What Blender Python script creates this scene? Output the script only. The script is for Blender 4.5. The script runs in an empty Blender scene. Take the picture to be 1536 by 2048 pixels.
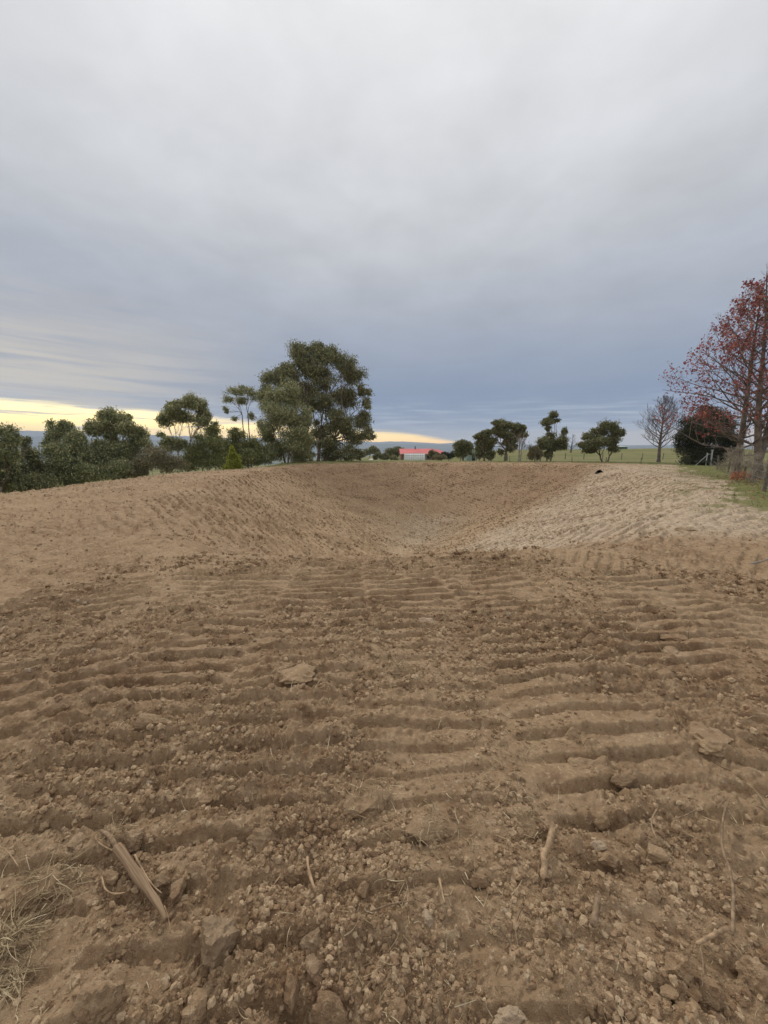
import bpy, math, random
import numpy as np
from math import radians, sin, cos, pi, sqrt
from mathutils import Vector

random.seed(7)
RNG = np.random.default_rng(11)
C = bpy.context.scene.collection
S = bpy.context.scene

# ------------------------------------------------------------------ camera
F_PX = 780.0                      # focal length in photograph pixels (ultra-wide phone lens)
PITCH = radians(9.4)
EYE = 1.6
cam_d = bpy.data.cameras.new('camera')
cam_d.sensor_fit = 'VERTICAL'; cam_d.sensor_height = 36.0
cam_d.lens = 36.0 * F_PX / 2048.0
cam_d.clip_start = 0.05; cam_d.clip_end = 60000
cam = bpy.data.objects.new('camera', cam_d); C.objects.link(cam)
cam.location = (0, 0, EYE); cam.rotation_euler = (pi/2 - PITCH, 0, 0)
S.camera = cam
S.view_settings.view_transform = 'Standard'; S.view_settings.look = 'None'
S.view_settings.exposure = 0.0; S.view_settings.gamma = 1.0
S.view_settings.use_curve_mapping = False
S.cycles.max_bounces = 6; S.cycles.transparent_max_bounces = 8
S.cycles.volume_bounces = 2

# ------------------------------------------------------------------ sky
SUN_EL, SUN_AZ = radians(34), radians(-22)       # azimuth measured from +Y towards +X
W = bpy.data.worlds.new('World'); S.world = W; W.use_nodes = True
nt = W.node_tree; nt.nodes.clear()
def N(tree, kind, **kw):
    n = tree.nodes.new(kind)
    for k, v in kw.items(): setattr(n, k, v)
    return n
def setin(tree, sock, v):
    if isinstance(v, bpy.types.NodeSocket): tree.links.new(v, sock)
    else: sock.default_value = v
def M_(tree, op, a, b=None, c=None, clamp=False):
    n = N(tree, 'ShaderNodeMath', operation=op, use_clamp=clamp)
    setin(tree, n.inputs[0], a)
    if b is not None: setin(tree, n.inputs[1], b)
    if c is not None: setin(tree, n.inputs[2], c)
    return n.outputs[0]
def SM(tree, v, a, b, oa=0.0, ob=1.0):
    n = N(tree, 'ShaderNodeMapRange', interpolation_type='SMOOTHSTEP')
    setin(tree, n.inputs[0], v); n.inputs[1].default_value = a; n.inputs[2].default_value = b
    n.inputs[3].default_value = oa; n.inputs[4].default_value = ob
    return n.outputs[0]
def MIX(tree, f, a, b, blend='MIX'):
    n = N(tree, 'ShaderNodeMix', data_type='RGBA', blend_type=blend)
    setin(tree, n.inputs[0], f)
    for s, v in ((n.inputs[6], a), (n.inputs[7], b)):
        if isinstance(v, tuple): v = (*v, 1.0) if len(v) == 3 else v
        setin(tree, s, v)
    return n.outputs[2]
def RAMP(tree, f, stops, interp='LINEAR'):
    n = N(tree, 'ShaderNodeValToRGB'); r = n.color_ramp; r.interpolation = interp
    while len(r.elements) > 1: r.elements.remove(r.elements[-1])
    for i, (p, c) in enumerate(stops):
        e = r.elements[0] if i == 0 else r.elements.new(p)
        e.position = p; e.color = (*c, 1.0)
    setin(tree, n.inputs[0], f)
    return n.outputs[0]
def NOISE(tree, vec, scale, detail=4.0, rough=0.55, dist=0.0):
    n = N(tree, 'ShaderNodeTexNoise'); n.inputs['Scale'].default_value = scale
    n.inputs['Detail'].default_value = detail; n.inputs['Roughness'].default_value = rough
    n.inputs['Distortion'].default_value = dist
    if vec is not None: tree.links.new(vec, n.inputs['Vector'])
    return n.outputs[0]
def lin(r, g, b):
    f = lambda c: (c/12.92 if c <= 0.04045 else ((c+0.055)/1.055)**2.4)
    return (f(r/255), f(g/255), f(b/255))

tc = N(nt, 'ShaderNodeTexCoord')
sep = N(nt, 'ShaderNodeSeparateXYZ'); nt.links.new(tc.outputs['Generated'], sep.inputs[0])
DEG = 180/pi
az = M_(nt, 'MULTIPLY', M_(nt, 'ARCTAN2', sep.outputs[0], sep.outputs[1]), DEG)
el = M_(nt, 'MULTIPLY', M_(nt, 'ARCSINE', sep.outputs[2]), DEG)
# cloud-plane coordinates: clouds lie on a high flat layer, so they stretch to streaks at the horizon
den = M_(nt, 'ADD', M_(nt, 'MAXIMUM', sep.outputs[2], 0.0), 0.10)
cmb = N(nt, 'ShaderNodeCombineXYZ')
setin(nt, cmb.inputs[0], M_(nt, 'DIVIDE', sep.outputs[0], den)); setin(nt, cmb.inputs[1], M_(nt, 'DIVIDE', sep.outputs[1], den))
cl1 = NOISE(nt, cmb.outputs[0], 0.9, 6, 0.5, 0.4)
cl2 = NOISE(nt, cmb.outputs[0], 2.6, 5, 0.55, 0.2)
strk = N(nt, 'ShaderNodeCombineXYZ')
setin(nt, strk.inputs[0], M_(nt, 'MULTIPLY', az, 0.035)); setin(nt, strk.inputs[1], M_(nt, 'MULTIPLY', M_(nt, 'ADD', el, M_(nt, 'MULTIPLY', az, 0.02)), 0.62))
st1 = NOISE(nt, strk.outputs[0], 1.6, 5, 0.55, 0.35)
st2 = NOISE(nt, strk.outputs[0], 3.6, 4, 0.55, 0.6)
eln = M_(nt, 'ADD', el, M_(nt, 'MULTIPLY', M_(nt, 'SUBTRACT', cl1, 0.5), SM(nt, el, 4, 24, 3.0, 9.0)))
elf = M_(nt, 'DIVIDE', eln, 90.0, clamp=True)
cloud = RAMP(nt, elf, [(0.0, lin(155, 172, 195)), (0.035, lin(106, 128, 164)), (0.075, lin(110, 129, 160)),
                       (0.115, lin(131, 144, 166)), (0.19, lin(160, 166, 178)), (0.28, lin(186, 189, 194)), (0.40, lin(206, 207, 210)),
                       (0.52, lin(226, 226, 226)), (1.0, lin(236, 236, 236))])
# low cloud: paler streaks, warmer towards the left where the cloud breaks
leftw = SM(nt, az, -6, -42)
lowm = M_(nt, 'MULTIPLY', SM(nt, el, 20, 7), leftw)
cloud = MIX(nt, M_(nt, 'MULTIPLY', lowm, SM(nt, st1, 0.30, 0.60, 0.45, 1.0)), cloud, lin(198, 190, 178))
pal = M_(nt, 'MULTIPLY', M_(nt, 'MULTIPLY', SM(nt, el, 8, 3.2), SM(nt, st2, 0.42, 0.7)), 0.75)
cloud = MIX(nt, pal, cloud, lin(176, 189, 205))
cv = M_(nt, 'ADD', M_(nt, 'MULTIPLY', M_(nt, 'SUBTRACT', cl2, 0.5), SM(nt, el, 4, 26, 0.12, 0.55)), 1.20)
vm = N(nt, 'ShaderNodeVectorMath', operation='SCALE'); nt.links.new(cloud, vm.inputs[0]); setin(nt, vm.inputs['Scale'], cv)
cloud = vm.outputs[0]
# the break in the cloud along the horizon, higher on the left, closing on the right
top = M_(nt, 'ADD', M_(nt, 'MULTIPLY', M_(nt, 'MAXIMUM', az, -46.0), -0.062), 2.25)
top = M_(nt, 'SUBTRACT', top, M_(nt, 'MULTIPLY', SM(nt, az, 2, 22), 2.4))
edge = M_(nt, 'ADD', M_(nt, 'SUBTRACT', top, el), M_(nt, 'MULTIPLY', M_(nt, 'SUBTRACT', st1, 0.5), 2.4))
gap = SM(nt, edge, -0.45, 0.55)
bars = M_(nt, 'MULTIPLY', SM(nt, st2, 0.50, 0.64), SM(nt, az, 0, -18))
gap = M_(nt, 'MULTIPLY', gap, M_(nt, 'SUBTRACT', 1.0, M_(nt, 'MULTIPLY', bars, 0.75)))
sky = N(nt, 'ShaderNodeTexSky'); sky.sky_type = 'NISHITA'; sky.sun_disc = False
sky.sun_elevation = SUN_EL; sky.sun_rotation = -SUN_AZ if False else SUN_AZ
sky.air_density = 1.0; sky.dust_density = 2.0
bg_sky = N(nt, 'ShaderNodeBackground'); nt.links.new(sky.outputs[0], bg_sky.inputs[0]); bg_sky.inputs[1].default_value = 0.05
GAP_COL = RAMP(nt, M_(nt, 'DIVIDE', M_(nt, 'SUBTRACT', el, 0.0), 5.0, clamp=True),
               [(0.0, (3.3, 1.55, 0.10)), (0.35, (3.1, 1.95, 0.12)), (1.0, (2.2, 1.7, 0.50))])
bg_gap = N(nt, 'ShaderNodeBackground'); nt.links.new(GAP_COL, bg_gap.inputs[0]); bg_gap.inputs[1].default_value = 1.0
add = N(nt, 'ShaderNodeAddShader'); nt.links.new(bg_sky.outputs[0], add.inputs[0]); nt.links.new(bg_gap.outputs[0], add.inputs[1])
bg_cl = N(nt, 'ShaderNodeBackground'); nt.links.new(cloud, bg_cl.inputs[0]); bg_cl.inputs[1].default_value = 1.0
mx = N(nt, 'ShaderNodeMixShader'); nt.links.new(gap, mx.inputs[0]); nt.links.new(bg_cl.outputs[0], mx.inputs[1]); nt.links.new(add.outputs[0], mx.inputs[2])
wo = N(nt, 'ShaderNodeOutputWorld'); nt.links.new(mx.outputs[0], wo.inputs[0])

sun_d = bpy.data.lights.new('sun', 'SUN'); sun_d.energy = 1.5; sun_d.angle = radians(10); sun_d.color = (1.0, 0.95, 0.87)
sun = bpy.data.objects.new('sun', sun_d); C.objects.link(sun)
sv = Vector((sin(SUN_AZ)*cos(SUN_EL), cos(SUN_AZ)*cos(SUN_EL), sin(SUN_EL)))
sun.rotation_euler = sv.to_track_quat('Z', 'Y').to_euler(); sun.location = sv * 60

# ------------------------------------------------------------------ projection helpers (place things where they stand)
SP, CP = sin(PITCH), cos(PITCH)
def ray(px, py):
    dx = (px - 768.0)/F_PX; dz = (1024.0 - py)/F_PX
    return dx, CP + dz*SP, -SP + dz*CP
def at(px, py, Y):
    a, b, c = ray(px, py); t = Y/b
    return Vector((a*t, Y, EYE + c*t))

# ------------------------------------------------------------------ numpy noise
_perm = {}
def _tab(seed):
    if seed not in _perm:
        r = np.random.default_rng(seed*977+3)
        p = r.permutation(512).astype(np.int32)
        _perm[seed] = (np.concatenate([p, p]), np.cos(r.random(512)*2*pi).astype(np.float32),
                       np.sin(np.arange(512)*2.39996).astype(np.float32), r.random((512, 4)).astype(np.float32))
    return _perm[seed]
def perlin(x, y, seed=0):
    p, _, _, rv = _tab(seed)
    xi = np.floor(x).astype(np.int32); yi = np.floor(y).astype(np.int32)
    xf = (x - xi).astype(np.float32); yf = (y - yi).astype(np.float32)
    u = xf*xf*xf*(xf*(xf*6-15)+10); v = yf*yf*yf*(yf*(yf*6-15)+10)
    ang = rv[:, 0]*2*pi; gx = np.cos(ang); gy = np.sin(ang)
    def g(ix, iy, fx, fy):
        h = p[p[ix & 511] + (iy & 511)]
        return gx[h]*fx + gy[h]*fy
    n00 = g(xi, yi, xf, yf); n10 = g(xi+1, yi, xf-1, yf)
    n01 = g(xi, yi+1, xf, yf-1); n11 = g(xi+1, yi+1, xf-1, yf-1)
    a = n00 + u*(n10-n00); b = n01 + u*(n11-n01)
    return (a + v*(b-a))*1.5
def fbm(x, y, seed=0, oct=4, gain=0.5, lac=2.03):
    s = 0; a = 1.0
    for o in range(oct):
        s = s + a*perlin(x, y, seed+o); x = x*lac+11.3; y = y*lac-7.1; a *= gain
    return s
def clods(x, y, cell, seed, dens=0.6, rmin=0.2, rmax=0.5):
    """height of angular lumps, one candidate per cell"""
    p, _, _, rv = _tab(seed)
    X = x/cell; Y = y/cell
    xi = np.floor(X).astype(np.int32); yi = np.floor(Y).astype(np.int32)
    out = np.zeros_like(X, dtype=np.float32)
    for i in (-1, 0, 1):
        for j in (-1, 0, 1):
            h = p[p[(xi+i) & 511] + ((yi+j) & 511)]
            r4 = rv[h]
            cx = xi+i+0.15+0.7*r4[:, 0]; cy = yi+j+0.15+0.7*r4[:, 1]
            rad = rmin + (rmax-rmin)*r4[:, 2]**2
            dx = (X-cx); dy = (Y-cy)
            a = r4[:, 3]*37.0; ca = np.cos(a); sa = np.sin(a)
            ex = (dx*ca+dy*sa); ey = (-dx*sa+dy*ca)*(1.0+0.8*r4[:, 2])
            d = np.maximum(np.abs(ex)*0.92+np.abs(ey)*0.42, np.abs(ey)*0.95+np.abs(ex)*0.2)*0.6 + 0.4*np.sqrt(ex*ex+ey*ey)
            q = np.clip(1.0-d/rad, 0, 1)
            hgt = np.minimum(q*2.2, 0.75+0.35*q)*rad*0.8*(((h*7919) % 100) < dens*100)
            out = np.maximum(out, hgt + 0.15*rad*ex*(q > 0.05))
    return np.maximum(out, 0)*cell
def sstep(a, b, v):
    t = np.clip((v-a)/(b-a), 0, 1); return t*t*(3-2*t)
def poly_sd(x, y, pts):
    """signed distance, positive inside"""
    d2 = np.full(x.shape, 1e18); inside = np.zeros(x.shape, bool)
    n = len(pts)
    for i in range(n):
        ax, ay = pts[i]; bx, by = pts[(i+1) % n]
        ex, ey = bx-ax, by-ay
        t = np.clip(((x-ax)*ex+(y-ay)*ey)/(ex*ex+ey*ey), 0, 1)
        d2 = np.minimum(d2, (x-ax-t*ex)**2+(y-ay-t*ey)**2)
        c = (ay > y) != (by > y)
        with np.errstate(divide='ignore', invalid='ignore'):
            xi = ex*(y-ay)/(ey if ey != 0 else 1e-9)+ax
        inside ^= c & (x < xi)
    return np.where(inside, 1, -1)*np.sqrt(d2)

# ------------------------------------------------------------------ the lie of the land
DIRT = [(-13.9, -30), (-13.9, 24), (-10.6, 32), (-7, 39), (0, 43), (7.5, 44.3), (21, 41.3), (27.5, 37), (20, 26), (16.6, 20), (13, 14.6), (9.6, 9.6), (13, 2), (16, -30)]
BASIN = [(-3.4, 5.9, .72), (4.2, 5.9, .36), (13.5, 16.5, .34), (19.2, 33.0, .36), (18.6, 36.0, .34), (4, 42.6, .36), (-6, 38, .42), (-9.2, 27, .42), (-7.6, 12, .48)]
FLOOR = 5.2
def basin(x, y):
    k = 2.8; acc = np.exp(-k*np.full(x.shape, FLOOR))
    n = len(BASIN); mind = np.full(x.shape, 1e9)
    for i in range(n):
        ax, ay, s = BASIN[i]; bx, by, _ = BASIN[(i+1) % n]
        L = math.hypot(bx-ax, by-ay)
        d = (-(by-ay)*(x-ax)+(bx-ax)*(y-ay))/L
        acc = acc + np.exp(np.clip(-k*s*d, -60, 60)); mind = np.minimum(mind, d)
    h = -np.log(acc)/k
    b = 12.0
    dep = np.log1p(np.exp(np.clip(b*h, -50, 50)))/b
    return -dep, mind
CTRL = [(40, 60, -.3), (70, 150, .95), (110, 150, 1.3), (35, 110, .2), (15, 100, -1.6), (5, 110, -1.7), (0, 160, -.9), (-10, 60, -.6), (-14, 100, -2.2),
        (-40, 60, -6), (-60, 100, -13), (-80, 40, -15), (60, 40, .3), (80, 20, .6), (-12, 160, -3.5), (-50, 160, -17), (-40, 20, -7), (60, -40, 0), (0, -80, 0), (-60, -60, -9), (-90, 0, -15), (150, 60, 2), (150, -60, 1)]
def base_h(x, y):
    r = np.hypot(x, y)
    xc = np.interp(y, [-50, 22, 32, 46, 70], [-13.8, -13.8, -10.4, -10.5, -10])
    o = np.maximum(xc - x, 0)
    so = np.log1p(np.exp(np.clip(4*(xc-x), -40, 40)))/4
    drop = -np.where(so < 12, 0.30*so, 3.6+0.12*(so-12))
    ws = 0; zs = 0
    for cx, cy, cz in CTRL:
        w = 1.0/(((x-cx)**2+(y-cy)**2)+60.0)**2
        ws = ws+w; zs = zs+w*cz
    w = sstep(44, 80, r)
    z = (1-w)*drop + w*(zs/ws)
    rise = 0.35*sstep(14, 30, x)*sstep(60, 20, r)
    z = z + rise*0
    far = sstep(165, 1500, r)
    z = z*(1-far) - 80*far - 0.02*np.clip(r-165, 0, 600)*(1-far)
    return z
def passlanes(x, y, ang, width, period, seed, amp):
    """dozer track marks: lanes side by side, each with its own phase; stepped bars across the lane"""
    ca, sa = cos(ang), sin(ang)
    wx = x + 0.22*perlin(x*0.35, y*0.35, seed+50); wy = y + 0.022*perlin(x*1.3, y*1.3, seed+51)+0.009*perlin(x*5, y*5, seed+52)
    u = (wx*ca + wy*sa)/width; v = (-wx*sa + wy*ca)
    li = np.floor(u); lf = u-li
    _, _, _, rv = _tab(seed)
    rr = rv[(li.astype(np.int64)*131) % 512]
    vv = v/period*(1+0.07*(rr[:, 1]-0.5)) + rr[:, 0]*5 + (lf-0.5)*(rr[:, 2]-0.5)*0.5
    f = vv-np.floor(vv)
    saw = np.where(f < 0.15, -0.75+1.75*sstep(0, 0.15, f), np.where(f < 0.80, 1-0.65*((f-0.15)/0.65), 0.35-1.10*sstep(0.80, 0.97, f)))       # step up facing the near side, then easing down
    bi = np.floor(vv)
    br = rv[((bi.astype(np.int64)*57+li.astype(np.int64)*91) % 512)]
    edgef = 0.25+0.75*sstep(0.0, 0.07, lf)*sstep(1.0, 0.93, lf)
    live = np.clip(0.80+1.1*perlin(x*0.6, y*0.6, seed+60)+0.75*perlin(x*2.6, y*2.6, seed+61), 0, 1.25)
    return amp*(0.40+0.34*sstep(1.1, 2.3, np.hypot(x, y))+0.40*sstep(2.4, 4.2, np.hypot(x, y)))*(saw-0.4)*edgef*live*(0.6+0.6*br[:, 3]) , lf
def H(x, y, detail=True):
    x = np.atleast_1d(np.asarray(x, dtype=np.float64)); y = np.atleast_1d(np.asarray(y, dtype=np.float64))
    r = np.hypot(x, y)
    b, bd = basin(x, y)
    z = base_h(x, y) + b
    sd = poly_sd(x, y, DIRT)
    dirt = sstep(-0.35, 0.25, sd + 0.35*perlin(x*1.1, y*1.1, 31))
    z = z + 0.10*perlin(x*0.22, y*0.22, 5)*sstep(1.5, 6, r)*sstep(60, 30, r) + 0.025*perlin(x*0.9, y*0.9, 6)
    z = z + 0.5*perlin(x*0.02, y*0.02, 8)*sstep(60, 130, r)*sstep(900, 300, r)
    if not detail: return z
    m = (r < 52)
    xx, yy, rr, bdm, dm = x[m], y[m], r[m], bd[m], dirt[m]
    inb = sstep(-0.3, 0.8, bdm)
    flat = 1-inb
    outer = np.maximum(inb, 0.36*sstep(7.5, 9.5, rr)); inner = 1-np.maximum(inb, sstep(7.5, 9.5, rr))
    a, _ = passlanes(xx, yy, radians(3), 0.95, 0.176, 1, 0.050)
    a2, _ = passlanes(xx, yy, radians(30), 0.80, 0.19, 2, 0.050)
    wl = sstep(0.0, 0.35, -xx-1.0-0.35*yy+1.1*perlin(xx*0.45, yy*0.45, 21)+0.2)
    wl = wl*(1-0.5*sstep(9, 5, yy)*0)
    a3, _ = passlanes(xx, yy, radians(-14), 0.85, 0.19, 3, 0.042)
    wr = sstep(0.0, 0.5, xx-0.75*yy-0.2+1.0*perlin(xx*0.5, yy*0.5, 22))
    tr = a*(1-wl)*(1-wr)+a2*wl*(1-wr)+a3*wr
    # slopes of the basin: rows that run up and down the batter
    c1, _ = passlanes(xx, yy, radians(-52), 0.70, 0.37, 4, 0.095)
    c2, _ = passlanes(xx, yy, radians(38), 0.70, 0.37, 9, 0.065)
    rightw = sstep(-0.6, 0.6, (xx-1.5)*0.757-(yy-14.5)*0.654)
    bs = c1*(1-rightw)+c2*rightw
    lod = lambda wl_: sstep(wl_*520, wl_*180, rr)      # drop detail that would be smaller than the mesh
    d = tr*inner*sstep(0.3, 0.9, rr)*0.95 + bs*outer
    soft = np.clip(0.75+1.3*perlin(xx*0.8, yy*0.8, 40)+0.7*perlin(xx*3.1, yy*3.1, 41), 0.12, 1.7)
    d = d + 0.022*fbm(xx*2.1, yy*2.1, 12, 3)*(0.6+0.5*flat)
    d = d + soft*0.018*fbm(xx*9, yy*9, 16, 3)*lod(0.11)
    d = d + soft*0.0075*fbm(xx*38, yy*38, 19, 3, 0.6)*lod(0.03)
    near = sstep(4.2, 1.1, rr)
    wx = xx+0.012*perlin(xx*22, yy*22, 43); wy = yy+0.012*perlin(xx*22+9, yy*22, 44)
    cl = clods(wx, wy, 0.34, 70, 0.40, 0.12, 0.30)*0.55
    cl = np.maximum(cl, clods(wx, wy, 0.145, 71, 0.55, 0.14, 0.42)*0.85*np.clip(soft, 0.3, 1.1))
    nm = rr < 8
    s2 = np.zeros_like(cl)
    s2[nm] = np.maximum(clods(wx[nm], wy[nm], 0.062, 72, 0.75, 0.16, 0.48)*1.0, clods(wx[nm], wy[nm], 0.030, 73, 0.85, 0.2, 0.5)*1.05)
    cl = np.maximum(cl, s2*np.clip(soft, 0.35, 1.2)*lod(0.035))
    cl = cl*(0.55+0.30*near) + (clods(xx, yy, 0.42, 75, 0.40, 0.12, 0.40)*0.35*sstep(5, 10, rr) + clods(xx, yy, 0.21, 76, 0.5, 0.2, 0.5)*0.7*sstep(4, 9, rr))*(1-0.45*rightw*inb)
    d = d + cl
    gr = 0.05*fbm(xx*1.7, yy*1.7, 25, 3)+0.02*fbm(xx*9, yy*9, 27, 2)
    z[m] = z[m] + d*dm + gr*(1-dm)
    return z
def hz(x, y, detail=True): return float(H([x], [y], detail)[0])
def ground_pt(px, py):
    a, b, c = ray(px, py); t = EYE/-c
    for _ in range(12):
        z = hz(a*t, b*t, False); t = 0.5*t + 0.5*(EYE - z)/-c
    return Vector((a*t, b*t, hz(a*t, b*t))), t

# ------------------------------------------------------------------ mesh helpers
def tag(o, label=None, cat=None, group=None, kind=None):
    if label: o['label'] = label
    if cat: o['category'] = cat
    if group: o['group'] = group
    if kind: o['kind'] = kind
    return o
def empty(name, loc, label, cat, group=None):
    o = bpy.data.objects.new(name, None); C.objects.link(o); o.location = loc; o.empty_display_size = 0.3
    return tag(o, label, cat, group)
def np_mesh(name, V, Fq, smooth=False):
    """V (n,3); Fq (m,k) all faces the same size"""
    V = np.asarray(V, dtype=np.float32); Fq = np.asarray(Fq, dtype=np.int32)
    me = bpy.data.meshes.new(name); m, k = Fq.shape
    me.vertices.add(len(V)); me.vertices.foreach_set('co', V.ravel())
    me.loops.add(m*k); me.loops.foreach_set('vertex_index', Fq.ravel())
    me.polygons.add(m); me.polygons.foreach_set('loop_start', np.arange(m, dtype=np.int32)*k)
    me.polygons.foreach_set('use_smooth', np.full(m, smooth, dtype=bool))
    me.update(calc_edges=True)
    return me
class MB:
    def __init__(s): s.v = []; s.f = []
    def box(s, c, d, rz=0.0):
        n = len(s.v); cr, sr = cos(rz), sin(rz)
        for k in range(8):
            x = (-.5 if k & 1 == 0 else .5)*d[0]; y = (-.5 if k & 2 == 0 else .5)*d[1]; z = (-.5 if k & 4 == 0 else .5)*d[2]
            s.v.append((c[0]+x*cr-y*sr, c[1]+x*sr+y*cr, c[2]+z))
        s.f += [tuple(n+i for i in q) for q in ((0, 2, 3, 1), (4, 5, 7, 6), (0, 1, 5, 4), (2, 6, 7, 3), (0, 4, 6, 2), (1, 3, 7, 5))]
    def face(s, pts):
        n = len(s.v); s.v += [tuple(p) for p in pts]; s.f.append(tuple(range(n, n+len(pts))))
    def tube(s, pts, rad, sides=6, cap=True):
        pts = [Vector(p) for p in pts]; n0 = len(s.v); m = len(pts)
        if not hasattr(rad, '__len__'): rad = [rad]*m
        prev = None
        for i, p in enumerate(pts):
            t = (pts[min(i+1, m-1)]-pts[max(i-1, 0)])
            if t.length < 1e-9: t = Vector((0, 0, 1))
            t.normalize()
            a = Vector((0, 0, 1)) if abs(t.z) < .9 else Vector((1, 0, 0))
            if prev is not None: a = prev
            b = t.cross(a)
            if b.length < 1e-6: b = t.cross(Vector((0.3, 0.9, 0.1)))
            b.normalize(); a2 = b.cross(t).normalized(); prev = a2
            for j in range(sides):
                q = 2*pi*j/sides
                s.v.append(tuple(p+(a2*cos(q)+b*sin(q))*rad[i]))
        for i in range(m-1):
            for j in range(sides):
                k = (j+1) % sides
                s.f.append((n0+i*sides+j, n0+i*sides+k, n0+(i+1)*sides+k, n0+(i+1)*sides+j))
        if cap:
            s.f.append(tuple(n0+j for j in range(sides))[::-1]); s.f.append(tuple(n0+(m-1)*sides+j for j in range(sides)))
    def build(s, name, mat, parent=None, smooth=False, off=None):
        me = bpy.data.meshes.new(name)
        v = s.v if off is None else [(p[0]-off[0], p[1]-off[1], p[2]-off[2]) for p in s.v]
        me.from_pydata(v, [], s.f); me.update()
        if smooth: me.polygons.foreach_set('use_smooth', [True]*len(me.polygons))
        return link(name, me, mat, parent)
def link(name, me, mat, parent=None):
    o = bpy.data.objects.new(name, me); C.objects.link(o)
    if mat: me.materials.append(mat)
    if parent: o.parent = parent
    return o

# ------------------------------------------------------------------ materials
def new_mat(name, rough=0.9, spec=0.2):
    m = bpy.data.materials.new(name); m.use_nodes = True
    t = m.node_tree; b = t.nodes['Principled BSDF']
    b.inputs['Roughness'].default_value = rough; b.inputs['Specular IOR Level'].default_value = spec
    return m, t, b
def flat_mat(name, c, rough=0.8, var=0.25, scale=6.0, spec=0.2, bump=0.0):
    m, t, b = new_mat(name, rough, spec)
    co = N(t, 'ShaderNodeTexCoord')
    n = NOISE(t, co.outputs['Object'], scale, 5, 0.6)
    col = MIX(t, SM(t, n, 0.3, 0.7), tuple(k*(1-var) for k in c), tuple(min(1, k*(1+var)) for k in c))
    t.links.new(col, b.inputs['Base Color'])
    if bump:
        bn = N(t, 'ShaderNodeBump'); bn.inputs['Strength'].default_value = bump; bn.inputs['Distance'].default_value = 0.02
        t.links.new(n, bn.inputs['Height']); t.links.new(bn.outputs[0], b.inputs['Normal'])
    return m
def leaf_mat(name, stops, trans=0.25, rough=0.55):
    m, t, b = new_mat(name, rough, 0.3)
    g = N(t, 'ShaderNodeNewGeometry')
    col = RAMP(t, g.outputs['Random Per Island'], stops)
    t.links.new(col, b.inputs['Base Color'])
    tr = N(t, 'ShaderNodeBsdfTranslucent'); t.links.new(col, tr.inputs[0])
    mxs = N(t, 'ShaderNodeMixShader'); mxs.inputs[0].default_value = trans
    t.links.new(b.outputs[0], mxs.inputs[1]); t.links.new(tr.outputs[0], mxs.inputs[2])
    t.links.new(mxs.outputs[0], t.nodes['Material Output'].inputs[0])
    return m
def soil_nodes(t, vec, k=0.98):
    """colour of the turned soil: brown, with redder and paler dry patches, and specks that also paint in fine shading"""
    n1 = NOISE(t, vec, 0.55, 5, 0.6); n2 = NOISE(t, vec, 5.0, 6, 0.65); n3 = NOISE(t, vec, 30, 7, 0.75); n4 = NOISE(t, vec, 210, 3, 0.6)
    c = MIX(t, SM(t, n1, 0.35, 0.65), tuple(k*v for v in (0.262, 0.163, 0.089)), tuple(k*v for v in (0.392, 0.270, 0.156)))
    c = MIX(t, SM(t, n2, 0.38, 0.68), c, tuple(k*v for v in (0.405, 0.280, 0.170)))
    c = MIX(t, M_(t, 'MULTIPLY', SM(t, n2, 0.46, 0.30), 0.6), c, tuple(k*v for v in (0.215, 0.125, 0.076)))
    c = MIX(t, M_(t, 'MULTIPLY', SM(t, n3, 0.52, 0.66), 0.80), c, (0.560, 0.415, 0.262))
    c = MIX(t, M_(t, 'MULTIPLY', SM(t, n3, 0.46, 0.32), 0.70), c, (0.150, 0.088, 0.053))  # dark and pale specks: soil tone, contrast pushed to paint in small light and shade
    c = MIX(t, M_(t, 'MULTIPLY', SM(t, n4, 0.66, 0.76), 0.45), c, (0.64, 0.50, 0.34))
    return c, n2, n3, n4
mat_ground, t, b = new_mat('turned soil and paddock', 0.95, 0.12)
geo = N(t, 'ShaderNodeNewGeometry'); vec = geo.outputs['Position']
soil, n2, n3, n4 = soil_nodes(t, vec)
def ATTR(tree, name):
    n = N(tree, 'ShaderNodeAttribute'); n.attribute_name = name; return n.outputs['Fac']
clay = ATTR(t, 'clay'); grass = ATTR(t, 'grass'); tan = ATTR(t, 'tan')
red = ATTR(t, 'red')
nc = NOISE(t, vec, 2.6, 6, 0.7); nc2 = NOISE(t, vec, 9.0, 5, 0.7)
clc = MIX(t, SM(t, nc2, 0.35, 0.68), (0.375, 0.282, 0.195), (0.590, 0.460, 0.325))
clm = M_(t, 'MULTIPLY', clay, SM(t, M_(t, 'ADD', nc, M_(t, 'MULTIPLY', clay, 0.22)), 0.36, 0.70, 0.25, 1.0), clamp=True)
tnc = MIX(t, SM(t, nc2, 0.35, 0.68), (0.345, 0.232, 0.135), (0.56, 0.42, 0.255))
col = MIX(t, M_(t, 'MULTIPLY', tan, SM(t, nc, 0.36, 0.62)), soil, tnc)
col = MIX(t, clm, col, clc)
col = MIX(t, M_(t, 'MULTIPLY', red, SM(t, nc, 0.30, 0.60)), col, (0.235, 0.140, 0.090))
ng = NOISE(t, vec, 0.09, 5, 0.6); ng2 = NOISE(t, vec, 1.3, 6, 0.7)
gc = MIX(t, SM(t, ng, 0.36, 0.64), (0.150, 0.158, 0.055), (0.240, 0.205, 0.095))
gc = MIX(t, SM(t, ng2, 0.40, 0.70), gc, (0.195, 0.195, 0.070))
gc = MIX(t, M_(t, 'MULTIPLY', SM(t, ng2, 0.62, 0.75), 0.6), gc, (0.36, 0.30, 0.17))
ln = N(t, 'ShaderNodeVectorMath', operation='LENGTH'); t.links.new(vec, ln.inputs[0])
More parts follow.
